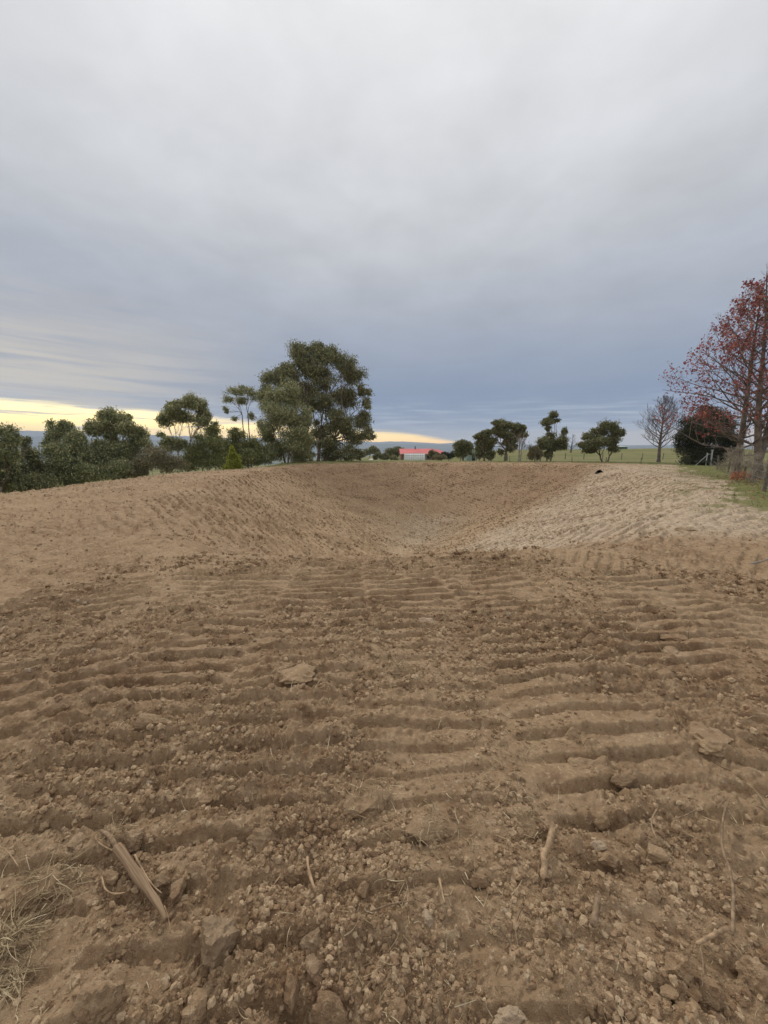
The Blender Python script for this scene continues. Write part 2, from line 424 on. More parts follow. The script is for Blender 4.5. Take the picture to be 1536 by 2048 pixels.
plainc = MIX(t, SM(t, NOISE(t, vec, 0.004, 4, 0.6), 0.4, 0.6), (0.055, 0.075, 0.040), (0.13, 0.14, 0.075))
gc = MIX(t, SM(t, ln.outputs['Value'], 200, 700), gc, plainc)
col = MIX(t, grass, col, gc)
t.links.new(col, b.inputs['Base Color'])
bn = N(t, 'ShaderNodeBump'); bn.inputs['Strength'].default_value = 0.85; bn.inputs['Distance'].default_value = 0.016
t.links.new(M_(t, 'ADD', n3, M_(t, 'MULTIPLY', n4, 0.5)), bn.inputs['Height']); t.links.new(bn.outputs[0], b.inputs['Normal'])

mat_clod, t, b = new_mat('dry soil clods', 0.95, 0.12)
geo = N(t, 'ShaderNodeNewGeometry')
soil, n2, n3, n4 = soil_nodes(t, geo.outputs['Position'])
ob_ = N(t, 'ShaderNodeObjectInfo'); ri = ob_.outputs['Random']
soil = MIX(t, M_(t, 'MULTIPLY', SM(t, ri, 0.45, 1.0), 0.60), soil, (0.54, 0.405, 0.26))
soil = MIX(t, M_(t, 'MULTIPLY', SM(t, ri, 0.45, 0.0), 0.75), soil, (0.19, 0.115, 0.068))  # tone spread between crumbs also widened to stand in for shading contrast
soil = MIX(t, M_(t, 'GREATER_THAN', ri, 0.992), soil, (0.42, 0.325, 0.22))
t.links.new(soil, b.inputs['Base Color'])
bn = N(t, 'ShaderNodeBump'); bn.inputs['Strength'].default_value = 0.6; bn.inputs['Distance'].default_value = 0.005
t.links.new(M_(t, 'ADD', n3, n4), bn.inputs['Height']); t.links.new(bn.outputs[0], b.inputs['Normal'])
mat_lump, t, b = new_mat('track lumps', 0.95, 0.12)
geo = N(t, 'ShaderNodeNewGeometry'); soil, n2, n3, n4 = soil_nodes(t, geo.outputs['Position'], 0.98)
ob_ = N(t, 'ShaderNodeObjectInfo'); sx_ = N(t, 'ShaderNodeSeparateXYZ'); t.links.new(ob_.outputs['Location'], sx_.inputs[0])
side = M_(t, 'SUBTRACT', M_(t, 'MULTIPLY', M_(t, 'SUBTRACT', sx_.outputs[0], 1.5), 0.757), M_(t, 'MULTIPLY', M_(t, 'SUBTRACT', sx_.outputs[1], 14.5), 0.654))
zone = M_(t, 'MULTIPLY', SM(t, side, -2.2, 2.2), SM(t, M_(t, 'ADD', sx_.outputs[1], M_(t, 'MULTIPLY', sx_.outputs[0], 0.26)), 7.5, 11.0))
zone = M_(t, 'MULTIPLY', M_(t, 'MAXIMUM', zone, M_(t, 'MULTIPLY', SM(t, sx_.outputs[2], -1.8, -4.4), 0.7)), 0.85)
soil = MIX(t, zone, soil, (0.50, 0.385, 0.265))
soil = MIX(t, M_(t, 'MULTIPLY', SM(t, ob_.outputs['Random'], 0.6, 1.0), 0.45), soil, (0.52, 0.40, 0.27))
soil = MIX(t, M_(t, 'MULTIPLY', SM(t, ob_.outputs['Random'], 0.3, 0.0), 0.35), soil, (0.20, 0.125, 0.078))
t.links.new(soil, b.inputs['Base Color'])
def rock_mat(name, k, tint):
    m, t, b = new_mat(name, 0.95, 0.12)
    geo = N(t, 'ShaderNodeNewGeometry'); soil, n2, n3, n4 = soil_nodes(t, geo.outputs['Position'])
    t.links.new(MIX(t, k, soil, tint), b.inputs['Base Color'])
    bn = N(t, 'ShaderNodeBump'); bn.inputs['Strength'].default_value = 0.9; bn.inputs['Distance'].default_value = 0.007
    t.links.new(M_(t, 'ADD', n3, n4), bn.inputs['Height']); t.links.new(bn.outputs[0], b.inputs['Normal'])
    return m
mat_rock = {'brown': rock_mat('brown clod', 0.25, (0.30, 0.205, 0.125)), 'grey': rock_mat('grey brown stone', 0.35, (0.300, 0.225, 0.150)),
            'pale': rock_mat('pale clay lump', 0.45, (0.54, 0.43, 0.31)), 'tan': rock_mat('tan clod', 0.15, (0.40, 0.29, 0.18))}
mat_bark = flat_mat('eucalypt bark', (0.20, 0.155, 0.115), 0.9, 0.45, 3.0, bump=0.6)
mat_barkpale = flat_mat('pale bark', (0.36, 0.31, 0.25), 0.85, 0.4, 2.0, bump=0.4)
mat_bare = flat_mat('grey twigs', (0.165, 0.135, 0.118), 0.9, 0.35, 2.0)
mat_redbark = flat_mat('lichened bark', (0.195, 0.160, 0.135), 0.9, 0.45, 2.5, bump=0.5)
mat_euc = leaf_mat('eucalypt leaves', [(0, (0.160, 0.187, 0.106)), (0.5, (0.299, 0.317, 0.160)), (0.85, (0.458, 0.431, 0.217)), (1, (0.752, 0.638, 0.358))])
mat_euc_dark = leaf_mat('dark eucalypt leaves', [(0, (0.125, 0.143, 0.082)), (0.6, (0.241, 0.244, 0.120)), (1, (0.458, 0.399, 0.189))])
mat_euc_olive = leaf_mat('olive leaves', [(0, (0.151, 0.164, 0.065)), (0.6, (0.273, 0.287, 0.113)), (1, (0.479, 0.450, 0.205))])
mat_gum = leaf_mat('paddock gum leaves', [(0, (0.108, 0.120, 0.056)), (0.6, (0.204, 0.210, 0.095)), (1, (0.394, 0.359, 0.191))])
mat_scrub = leaf_mat('dry scrub', [(0, (0.161, 0.143, 0.086)), (0.6, (0.271, 0.233, 0.134)), (1, (0.432, 0.377, 0.216))])
mat_lime = leaf_mat('lime conifer', [(0, (0.190, 0.218, 0.034)), (0.6, (0.361, 0.380, 0.057)), (1, (0.513, 0.513, 0.095))])
mat_cyp = leaf_mat('dark cypress', [(0, (0.018, 0.026, 0.015)), (0.6, (0.042, 0.054, 0.027)), (1, (0.098, 0.098, 0.045))], 0.1)
mat_red = leaf_mat('red autumn leaves', [(0, (0.176, 0.050, 0.050)), (0.5, (0.329, 0.099, 0.093)), (0.85, (0.490, 0.155, 0.129)), (1, (0.603, 0.266, 0.182))], 0.35)
mat_orange = leaf_mat('orange leaves', [(0, (0.36, 0.11, 0.05)), (1, (0.55, 0.24, 0.12))], 0.3)
mat_straw = leaf_mat('straw and roots', [(0, (0.15, 0.095, 0.055)), (0.4, (0.32, 0.225, 0.13)), (0.75, (0.54, 0.42, 0.25)), (1, (0.70, 0.59, 0.39))], 0.1, 0.8)
mat_drygrass = leaf_mat('dry grass', [(0, (0.20, 0.130, 0.070)), (0.4, (0.37, 0.27, 0.155)), (0.8, (0.60, 0.47, 0.28)), (1, (0.74, 0.61, 0.40))], 0.15, 0.8)
mat_grassblade = leaf_mat('paddock grass', [(0, (0.105, 0.115, 0.035)), (0.5, (0.185, 0.175, 0.065)), (1, (0.36, 0.29, 0.16))], 0.25, 0.7)
mat_wood = flat_mat('weathered stick', (0.36, 0.245, 0.145), 0.85, 0.4, 30, bump=0.5)
mat_wood2 = flat_mat('dirty root wood', (0.27, 0.185, 0.115), 0.9, 0.4, 30, bump=0.5)
mat_grain, t, b = new_mat('grained bark', 0.85, 0.15)
ga_ = N(t, 'ShaderNodeAttribute'); ga_.attribute_name = 'grain'
gn = NOISE(t, ga_.outputs['Vector'], 1.0, 6, 0.7)
t.links.new(RAMP(t, gn, [(0.3, (0.12, 0.075, 0.045)), (0.5, (0.27, 0.18, 0.108)), (0.75, (0.42, 0.30, 0.19))]), b.inputs['Base Color'])
bn = N(t, 'ShaderNodeBump'); bn.inputs['Strength'].default_value = 0.7; bn.inputs['Distance'].default_value = 0.002
t.links.new(gn, bn.inputs['Height']); t.links.new(bn.outputs[0], b.inputs['Normal'])
mat_post = flat_mat('weathered post', (0.155, 0.135, 0.115), 0.9, 0.35, 8, bump=0.4)
mat_steel = flat_mat('galvanised pipe', (0.42, 0.43, 0.44), 0.45, 0.15, 8, 0.5)
mat_wire = flat_mat('fence wire', (0.22, 0.21, 0.20), 0.6, 0.15, 8, 0.4)
mat_roof = flat_mat('red sheet roof', (0.70, 0.155, 0.145), 0.5, 0.10, 0.5, 0.4)
mat_brick = flat_mat('brown brick', (0.235, 0.125, 0.085), 0.9, 0.25, 8)
mat_fascia = flat_mat('cream fascia', (0.55, 0.5, 0.42), 0.7, 0.1)
mat_glass = flat_mat('window glass', (0.03, 0.035, 0.045), 0.1, 0.1, spec=0.6)
mat_poly = flat_mat('white greenhouse film', (0.74, 0.76, 0.72), 0.45, 0.08, 1.5, 0.4)
mat_frame = flat_mat('grey frame', (0.45, 0.46, 0.45), 0.5, 0.1)
mat_shed = flat_mat('green sheet wall', (0.115, 0.175, 0.125), 0.6, 0.12, 1, 0.3)
mat_shed2 = flat_mat('pale green sheet wall', (0.27, 0.34, 0.29), 0.6, 0.12, 1, 0.3)
mat_shroof = flat_mat('pale sheet roof', (0.55, 0.60, 0.60), 0.5, 0.1, 1, 0.4)
mat_black = flat_mat('black pipe', (0.018, 0.018, 0.018), 0.6, 0.2)
mat_road = flat_mat('gravel drive', (0.50, 0.46, 0.40), 0.95, 0.15, 1)
mat_hill = flat_mat('forested range', (0.050, 0.065, 0.050), 1.0, 0.4, 0.002, 0.0)

# ------------------------------------------------------------------ ground sheet (one height field from under the camera to the horizon)
def build_ground():
    cols = [math.atan(i*1.33/390.0) for i in range(-296, 297)]
    e = cols[-1]; side = []
    while e < radians(64): e += radians(0.20); side.append(e)
    while e < radians(176.5): e += radians(3.0); side.append(e)
    phi = np.array([-s for s in side[::-1]] + cols + side)
    rows = [0.12, 0.26, 0.40, 0.52, 0.62]
    yv = 1096.0
    while yv > 556:
        th = PITCH + math.atan((yv-512)/390.0); rows.append(EYE/math.tan(th)); yv -= 1.24 if yv > 660 else 0.62
    r = rows[-1]
    while r < 10: r += 0.11; rows.append(r)
    while r < 45: r += 0.118; rows.append(r)
    while r < 62: r += 0.5; rows.append(r)
    while r < 9600: r *= 1.085; rows.append(r)
    R = np.array(rows); nr, nc_ = len(R), len(phi)
    X = (R[:, None]*np.sin(phi)[None, :]).ravel(); Y = (R[:, None]*np.cos(phi)[None, :]).ravel()
    Z = H(X, Y)
    V = np.stack([X, Y, Z], 1)
    V = np.vstack([V, [[0, 0, hz(0, 0)]]])
    i = np.arange(nr-1)[:, None]; j = np.arange(nc_)[None, :]; k = (j+1) % nc_
    Fq = np.stack([i*nc_+j, (i+1)*nc_+j, (i+1)*nc_+k, i*nc_+k], -1).reshape(-1, 4)
    Fq = Fq[:, ::-1] if False else Fq
    sd = poly_sd(V[:, 0], V[:, 1], DIRT) + 0.9*perlin(V[:, 0]*0.8, V[:, 1]*0.8, 31) + 0.4*perlin(V[:, 0]*4, V[:, 1]*4, 33)
    gr = sstep(0.35, -0.35, sd)
    x, y = V[:, 0], V[:, 1]
    # grass creeping in along the fence on the right
    gr = np.maximum(gr, 0.75*sstep(1.6, 0.2, np.abs(sd-1.0))*sstep(7, 9, x)*sstep(0.05, 0.5, perlin(x*1.3, y*0.9, 35)))
    _, bd = basin(x, y)
    s = (x-1.5)*0.757-(y-14.5)*0.654 + 1.2*perlin(x*0.3, y*0.3, 36)
    cl = sstep(-2.2, 2.2, s)*sstep(6.8, 10.5, y+0.26*x+1.6*perlin(x*0.6, y*0.6, 37)+0.9*perlin(x*2.6, y*2.6, 38))*sstep(-0.2, 1.5, x-2.0)
    cl = cl*sstep(40, 34, y)
    dep, _ = basin(x, y)
    cl = np.maximum(cl, sstep(-3.0, -4.4, dep+0.5*perlin(x*0.5, y*0.5, 39))*0.7)
    tn = sstep(-1.4, -4.0, dep)*0.9 + 0.2*sstep(-0.2, -0.8, dep)
    me = np_mesh('bare_ground', V, Fq, True)
    rd = 0.5*sstep(0.0, -0.5, dep)*sstep(-4.6, -2.6, dep)*sstep(2.0, -1.5, s)*sstep(24, 33, y+0.35*x)
    for nm, a in (('red', rd), ('grass', gr), ('clay', cl), ('tan', np.clip(tn, 0, 1))):
        at_ = me.attributes.new(nm, 'FLOAT', 'POINT'); at_.data.foreach_set('value', a.astype(np.float32))
    o = link('ground', me, mat_ground); tag(o, kind='structure')
    # small cap under the photographer
    cap = [(0, 0, float(V[-1, 2]))]+[tuple(V[q]) for q in range(0, nc_)]
    me2 = bpy.data.meshes.new('ground_cap')
    me2.from_pydata(cap, [], [(0, 1+(q+1) % nc_, 1+q) for q in range(nc_)]); me2.update()
    tag(link('ground_underfoot', me2, mat_ground), kind='structure')
build_ground()

# far ranges
def hills():
    az0, az1, n = -60, 60, 260
    for idx, (D, k, dz) in enumerate(((9000, 1.0, 0.0), (6500, 0.62, 0.0))):
        V = []; Fc = []
        for i in range(n+1):
            a = az0+(az1-az0)*i/n
            e = np.interp(a, [-60, -44, -38, -30, -15, -2, 8, 16, 60], [2.0, 1.75, 1.75, 1.5, 1.2, 0.85, 0.62, 0.35, 0.2])*k
            e += 0.16*k*float(fbm(np.array([a*0.16]), np.array([idx*9.0]), 90+idx*8, 5)[0])
            zt = EYE+D*math.tan(radians(e)); s_, c_ = sin(radians(a)), cos(radians(a))
            for (d, z) in ((D-1500, -82), (D-600, -80+(zt+80)*0.45), (D, zt), (D+900, -82)):
                V.append((s_*d, c_*d, z+(18*float(perlin(np.array([a*1.3]), np.array([d*0.003]), 77)[0]) if z > -80 and d != D else 0)))
        for i in range(n):
            for j in range(3): Fc.append((i*4+j, i*4+4+j, i*4+5+j, i*4+1+j))
        o = link('hills', np_mesh('hills', V, Fc, True), mat_hill); tag(o, kind='structure')
hills()

# ------------------------------------------------------------------ trees
def leaf_quads(cen, size, rng, droop=0.6, aspect=2.0):
    n = len(cen)
    ax = rng.normal(size=(n, 3)); ax[:, 2] -= droop*2.0; ax /= np.linalg.norm(ax, axis=1)[:, None]
    b = np.cross(ax, rng.normal(size=(n, 3))); b /= np.linalg.norm(b, axis=1)[:, None]
    s = size*(0.6+0.8*rng.random(n))[:, None]
    a_ = ax*s*0.5; b_ = b*s*0.5/aspect
    q = np.stack([cen-a_+b_*0.9, cen-a_*0.6-b_*1.1, cen+a_], 1)
    return q
def crown_mesh(quads):
    V = quads.reshape(-1, 3); Fq = np.arange(len(V)).reshape(-1, 3)
    return np_mesh('crown', V, Fq)
def bend(p, q, n, amt, rng, sag=0.0):
    p = Vector(p); q = Vector(q); L = (q-p).length; out = []
    o1 = Vector(rng.normal(size=3))*amt*L; o2 = Vector(rng.normal(size=3))*amt*L*0.5
    for i in range(n+1):
        t = i/n
        out.append(p.lerp(q, t)+o1*sin(pi*t)+o2*sin(2*pi*t)+Vector((0, 0, -sag*L*sin(pi*t))))
    return out
def lobe_tree(name, label, cat, bx, Y, lobes, nleaf, lsize, mat, bark=None, trunk=0.2, fork=0.35, group=None, seed=1, sub=12, subr=0.34, droop=0.6, lean=0, depthk=0.85, base_py=None, fill=0.5, extra=None, nstem=1, holes=1.0):
    """lobes given as the foliage masses one sees: (px, py, half width px, half height px); each is a solid lobe with its own depth"""
    nleaf = int(nleaf*2.5); lsize *= 0.74; trunk *= 0.85; subr *= 1.2
    rng = np.random.default_rng(seed)
    a, b_, c = ray(bx, 925)
    base = Vector((a*Y/b_, Y, 0)); base.z = hz(base.x, base.y, True)-0.06
    root = empty(name, base, label, cat, group)
    mpx = Y/F_PX
    L = []
    for (px, py, rx, ry) in lobes:
        dy = rng.uniform(-1, 1)*depthk*rx*mpx*0.9
        L.append((at(px, py, Y+dy), rx*mpx*1.08, ry*mpx*1.08))
    tops = max(l[0].z for l in L)
    tb = MB()
    mean = Vector((0, 0, 0))
    for l in L: mean += l[0]
    mean /= len(L)
    forkp = Vector((base.x+(mean.x-base.x)*fork*0.8+lean, base.y, base.z+(mean.z-base.z)*fork*1.35))
    stems = []
    for sidx in range(nstem):
        off = Vector(((sidx-(nstem-1)/2)*trunk*2.2, rng.uniform(-.2, .2), 0))
        fp = forkp+off*2.5+Vector((0, 0, rng.uniform(-.3, .4)*(nstem > 1)))
        pth = bend(base+off-Vector((0, 0, 0.15)), fp, 6, 0.03, rng)
        rad = [trunk*(1.35 if i == 0 else 1.0-0.35*i/6)*(1 if nstem == 1 else 0.7) for i in range(7)]
        tb.tube(pth, rad, 8); stems.append((fp, rad[-1]))
    pts = []
    tot = sum(l[1]*l[2] for l in L)
    for li, (cc, rx, rz) in enumerate(L):
        fp, fr = min(stems, key=lambda s: abs(s[0].x-cc.x))
        pth = bend(fp, cc, 6, 0.07, rng, -0.05)
        r0 = fr*0.62; tb.tube(pth, [r0*(1-0.75*i/6) for i in range(7)], 6)
        ns = max(3, int(sub*sqrt(rx*rz/(tot/len(L)))))
        nl = int(nleaf*rx*rz/tot)
        ry = rx*depthk
        for s_ in range(ns):
            while True:
                u = rng.uniform(-1, 1, 3)
                if 0.25 < np.linalg.norm(u) < 1: break
            u *= (0.55+0.45*rng.random())**0.3
            sc = cc+Vector((u[0]*rx*0.86, u[1]*ry*0.86, u[2]*rz*0.86))
            k0 = rng.integers(2, 6)
            br = bend(pth[k0], sc, 4, 0.10, rng); rr0 = r0*0.32
            tb.tube(br, [rr0*(1-0.8*i/4) for i in range(5)], 4, False)
            rs = subr*1.25*(0.6+0.7*rng.random())
            m_ = int(nl/ns*(0.6+0.8*rng.random())*(1-fill*0.35))
            g = rng.normal(size=(m_, 3)); g /= np.linalg.norm(g, axis=1)[:, None]; g *= (rng.random(m_)**0.55)[:, None]*(0.8+0.5*rng.random(m_)[:, None]**3)
            g[:, 2] = g[:, 2]*0.85
            pts.append(np.array(sc)[None, :]+g*np.array([rx*rs*1.15, ry*rs*1.15, rz*rs*1.15])[None, :])
            # a few sprays reaching out of the clump
            for t_ in range(2):
                tip = sc+Vector(np.clip(rng.normal(size=3), -1.1, 1.1))*rx*rs*0.7
                tb.tube(bend(sc, tip, 2, 0.1, rng), [rr0*0.3, rr0*0.22, rr0*0.1], 3, False)
                m2 = max(3, m_//10)
                tt = rng.random(m2)[:, None]
                pts.append(np.array(sc)*(1-tt)+np.array(tip)*tt*1.0+rng.normal(size=(m2, 3))*rx*rs*0.14)
        m3 = int(nl*fill*0.35)
        g = rng.normal(size=(m3, 3)); g /= np.linalg.norm(g, axis=1)[:, None]; g *= (rng.random(m3)**0.6)[:, None]*0.9
        pts.append(np.array(cc)[None, :]+g*np.array([rx, ry, rz])[None, :])
    P = np.vstack(pts)
    gz = H(P[:, 0], P[:, 1], False)+0.05
    P[:, 2] = np.maximum(P[:, 2], gz+0.1*rng.random(len(P)))
    P -= np.array(base)[None, :]
    tb.build('trunk', bark or mat_bark, root, True, base)
    cr = link('crown', crown_mesh(leaf_quads(P, lsize, rng, droop)), mat, root)
    return root

# left belt on the lower ground behind the bank
lobe_tree('eucalyptus_tree', 'dark eucalypt cut off by the left edge of the photo, behind the bank', 'tree', -8, 27,
          [(-12, 885, 30, 32), (22, 876, 17, 24), (10, 925, 34, 34), (-30, 935, 40, 45), (30, 915, 12, 22)], 9000, 0.20, mat_euc, seed=3, trunk=0.16)
lobe_tree('eucalyptus_tree', 'low dense eucalypt beside the leftmost tree, its pointed top below the far ranges', 'tree', 52, 29,
          [(52, 897, 13, 20), (45, 940, 26, 34), (70, 925, 18, 26), (60, 970, 40, 26), (20, 965, 30, 26)], 9000, 0.20, mat_euc_dark, seed=4, trunk=0.12)
lobe_tree('eucalyptus_tree', 'bushy eucalypt with twin pointed tops, second group from the left edge', 'tree', 132, 31,
          [(113, 860, 16, 22), (134, 858, 17, 19), (105, 885, 18, 20), (150, 885, 22, 24), (125, 905, 32, 28), (165, 915, 22, 24), (130, 945, 44, 28), (170, 950, 30, 24)], 15000, 0.21, mat_euc, seed=5, trunk=0.17, fork=0.3)
lobe_tree('eucalyptus_tree', 'broad round-topped eucalypt with sky gaps between two bushy clumps', 'tree', 232, 33,
          [(190, 858, 20, 18), (214, 836, 22, 16), (240, 832, 18, 14), (252, 855, 24, 18), (276, 872, 22, 18), (292, 888, 16, 14), (222, 866, 20, 18), (205, 900, 34, 24), (255, 905, 30, 24), (190, 935, 36, 26), (245, 940, 40, 24)], 19000, 0.21, mat_euc, seed=6, trunk=0.18, fork=0.3, subr=0.36)
lobe_tree('eucalyptus_tree', 'tall open eucalypt with pale trunks and bright sky showing under its crown', 'tree', 366, 36,
          [(382, 806, 20, 15), (404, 816, 14, 20), (348, 818, 18, 15), (330, 838, 16, 15), (366, 834, 22, 14), (398, 842, 18, 13), (415, 834, 9, 12), (320, 868, 9, 8), (336, 888, 16, 14), (358, 892, 14, 14)], 10500, 0.21, mat_euc, mat_barkpale, seed=8, trunk=0.16, fork=0.45, subr=0.38, nstem=2, fill=0.3)
lobe_tree('scrub_thicket', 'brownish bare-looking scrub thicket below the tall open eucalypt', 'shrub', 305, 31,
          [(290, 925, 24, 20), (318, 915, 24, 24), (345, 930, 26, 20), (275, 945, 22, 14), (300, 900, 14, 12)], 6500, 0.16, mat_scrub, mat_bare, seed=9, trunk=0.06, fork=0.2, nstem=3, fill=0.7)
lobe_tree('wattle_tree', 'light olive leafy tree between the tall open eucalypt and the lime conifer', 'tree', 410, 37,
          [(432, 862, 18, 16), (415, 885, 24, 22), (438, 890, 18, 24), (390, 905, 22, 22), (420, 920, 34, 20), (375, 925, 22, 20)], 9500, 0.19, mat_euc_olive, mat_barkpale, seed=10, trunk=0.10, fork=0.3, nstem=3, subr=0.36)
lobe_tree('shrub', 'dull olive shrubs massed behind the lime conifer', 'shrub', 492, 40,
          [(475, 870, 22, 14), (500, 885, 22, 18), (470, 895, 24, 22), (505, 915, 24, 20), (440, 915, 22, 22), (480, 920, 26, 16), (520, 910, 18, 22)], 10000, 0.20, mat_euc_olive, mat_bare, seed=12, trunk=0.08, fork=0.25, nstem=3, fill=0.6)
lobe_tree('conifer', 'small lime green conifer at the edge of the bank', 'conifer', 466, 33,
          [(466, 934, 16, 12), (466, 922, 14, 12), (465, 911, 10, 11), (464, 901, 6, 9), (463, 895, 3, 6)], 5500, 0.13, mat_lime, seed=13, trunk=0.05, fork=0.3, fill=1.0, droop=-0.3)
lobe_tree('eucalyptus_tree', 'thin sparse eucalypt with see-through top left of the big tree', 'tree', 500, 44,
          [(470, 785, 16, 8), (492, 780, 16, 8), (508, 790, 10, 9), (458, 800, 10, 8), (482, 800, 14, 8), (452, 822, 7, 8), (466, 838, 8, 6), (505, 835, 8, 9), (520, 845, 8, 12)], 2300, 0.21, mat_euc, mat_bare, seed=14, trunk=0.13, fork=0.62, subr=0.45, sub=8, nstem=2, fill=0.1)
lobe_tree('eucalyptus_tree', 'biggest eucalypt, tall dense dark crown standing behind the bank', 'tree', 636, 47,
          [(600, 708, 26, 18), (636, 700, 20, 18), (662, 716, 24, 20), (690, 730, 20, 22), (618, 735, 32, 22), (576, 742, 24, 20), (545, 760, 26, 24), (528, 790, 15, 22), (650, 755, 34, 22), (706, 760, 22, 24), (728, 782, 14, 16), (690, 795, 30, 22), (734, 808, 11, 14), (725, 840, 20, 18), (735, 868, 15, 12), (600, 785, 30, 28), (640, 805, 32, 26), (680, 840, 30, 26), (705, 875, 24, 18), (640, 860, 22, 22), (690, 905, 26, 16), (715, 910, 16, 12), (662, 885, 24, 18), (612, 880, 26, 20), (660, 912, 20, 12), (608, 912, 22, 12)],
          34000, 0.27, mat_euc_dark, mat_bark, seed=15, trunk=0.34, fork=0.30, subr=0.37, sub=11, nstem=3, fill=0.35)
lobe_tree('eucalyptus_tree', 'greener eucalypt in front of the left flank of the biggest eucalypt', 'tree', 574, 41,
          [(575, 790, 30, 26), (545, 805, 20, 26), (560, 835, 32, 28), (600, 835, 26, 30), (540, 865, 24, 24), (590, 875, 32, 24), (560, 900, 36, 22), (605, 908, 26, 18), (535, 910, 20, 18)], 19000, 0.23, mat_euc, mat_bark, seed=16, trunk=0.18, fork=0.3, nstem=2, subr=0.36)
# around the house
for (bx, Y, lob, lab, mt, sd_, ls) in [
    (738, 120, [(735, 905, 10, 6), (746, 899, 9, 8), (755, 904, 7, 6)], 'dark trees on the rise between the biggest eucalypt and the house', mat_euc_dark, 20, 0.5),
    (785, 118, [(778, 903, 12, 8), (794, 900, 12, 8), (786, 910, 14, 8)], 'wide dark tree directly left of the brick house', mat_gum, 21, 0.5),
    (754, 95, [(752, 914, 6, 7)], 'small round bush nearest the gravel drive', mat_gum, 22, 0.36),
    (768, 95, [(766, 914, 8, 8), (773, 913, 7, 7)], 'pair of rounded bushes right of the small round bush', mat_gum, 23, 0.36),
    (788, 95, [(788, 916, 8, 6)], 'low dark bush just left of the greenhouse tunnel', mat_euc_dark, 24, 0.36),
    (866, 90, [(864, 907, 8, 8), (872, 909, 8, 6)], 'dark shrub against the house right of the greenhouse tunnel', mat_gum, 25, 0.36),
    (879, 80, [(878, 916, 12, 5), (886, 914, 8, 5)], 'low brownish scrub right of the greenhouse tunnel', mat_scrub, 26, 0.3),
    (896, 84, [(890, 910, 9, 6), (900, 912, 10, 6), (908, 908, 9, 7)], 'dark low hedge at the right end of the red roof', mat_cyp, 27, 0.33)]:
    lobe_tree('bush', lab, 'shrub', bx, Y, lob, 900*len(lob), ls, mt, mat_bare, seed=sd_, trunk=0.10, fork=0.25, fill=0.9, sub=6)
lobe_tree('gum_tree', 'round dark gum tree right of the house, against the pale horizon strip', 'tree', 926, 72,
          [(926, 887, 14, 9), (915, 896, 11, 11), (936, 893, 10, 11), (920, 907, 13, 10), (940, 902, 5, 8)], 5200, 0.36, mat_gum, seed=30, trunk=0.24, fork=0.25)
lobe_tree('gum_tree', 'narrow bushy gum left of the large paddock gum, leafy to the ground', 'tree', 966, 50,
          [(958, 873, 9, 7), (970, 868, 11, 9), (965, 885, 14, 10), (975, 890, 12, 14), (962, 903, 13, 12), (978, 910, 10, 10)], 6500, 0.27, mat_gum, seed=31, trunk=0.14, fork=0.25)
lobe_tree('gum_tree', 'large spreading paddock gum with dark forked trunk', 'tree', 1011, 49,
          [(998, 848, 13, 8), (1012, 851, 12, 8), (990, 862, 12, 9), (1008, 868, 14, 9), (1031, 852, 10, 7), (1046, 857, 8, 8), (1035, 868, 16, 9), (1049, 870, 8, 6), (1018, 884, 14, 9), (985, 882, 10, 9), (1024, 896, 10, 8), (1000, 905, 7, 6)], 9500, 0.25, mat_gum, seed=32, trunk=0.26, fork=0.30, subr=0.40)
lobe_tree('gum_tree', 'two-tiered gum with a separate tuft of foliage high above its main crown', 'tree', 1096, 49,
          [(1107, 831, 9, 7), (1095, 843, 12, 8), (1112, 842, 8, 5), (1096, 858, 6, 6), (1098, 874, 11, 9), (1090, 888, 15, 12), (1103, 892, 14, 12), (1128, 865, 6, 8), (1122, 882, 11, 9), (1126, 893, 8, 7), (1098, 908, 9, 8)], 8500, 0.24, mat_gum, seed=33, trunk=0.17, fork=0.35, subr=0.42, nstem=2)
lobe_tree('bush', 'grey-leaved bush left of the two-tiered gum', 'shrub', 1070, 48,
          [(1066, 902, 9, 10), (1076, 908, 9, 10), (1062, 912, 7, 8)], 3000, 0.22, mat_scrub, mat_bare, seed=34, trunk=0.07, fork=0.25, fill=0.8)
lobe_tree('gum_tree', 'solitary domed gum with leaning forked trunk beside the small green shed', 'tree', 1212, 46,
          [(1217, 852, 16, 9), (1232, 862, 14, 9), (1200, 863, 15, 10), (1180, 876, 16, 9), (1172, 890, 15, 9), (1195, 884, 17, 11), (1225, 880, 14, 12), (1240, 868, 8, 6), (1228, 897, 10, 7), (1180, 902, 13, 6)], 9500, 0.23, mat_gum, seed=35, trunk=0.20, fork=0.25, subr=0.38, nstem=2)
lobe_tree('cypress', 'dense blackish cypress bush behind the red-leaved tree', 'tree', 1400, 36,
          [(1420, 832, 30, 20), (1385, 850, 24, 20), (1450, 848, 24, 20), (1410, 870, 44, 24), (1375, 880, 22, 22), (1450, 880, 26, 24), (1390, 905, 34, 22), (1430, 910, 36, 20), (1400, 922, 38, 10)], 26000, 0.16, mat_cyp, seed=36, trunk=0.2, fork=0.2, fill=1.1, droop=0.0)

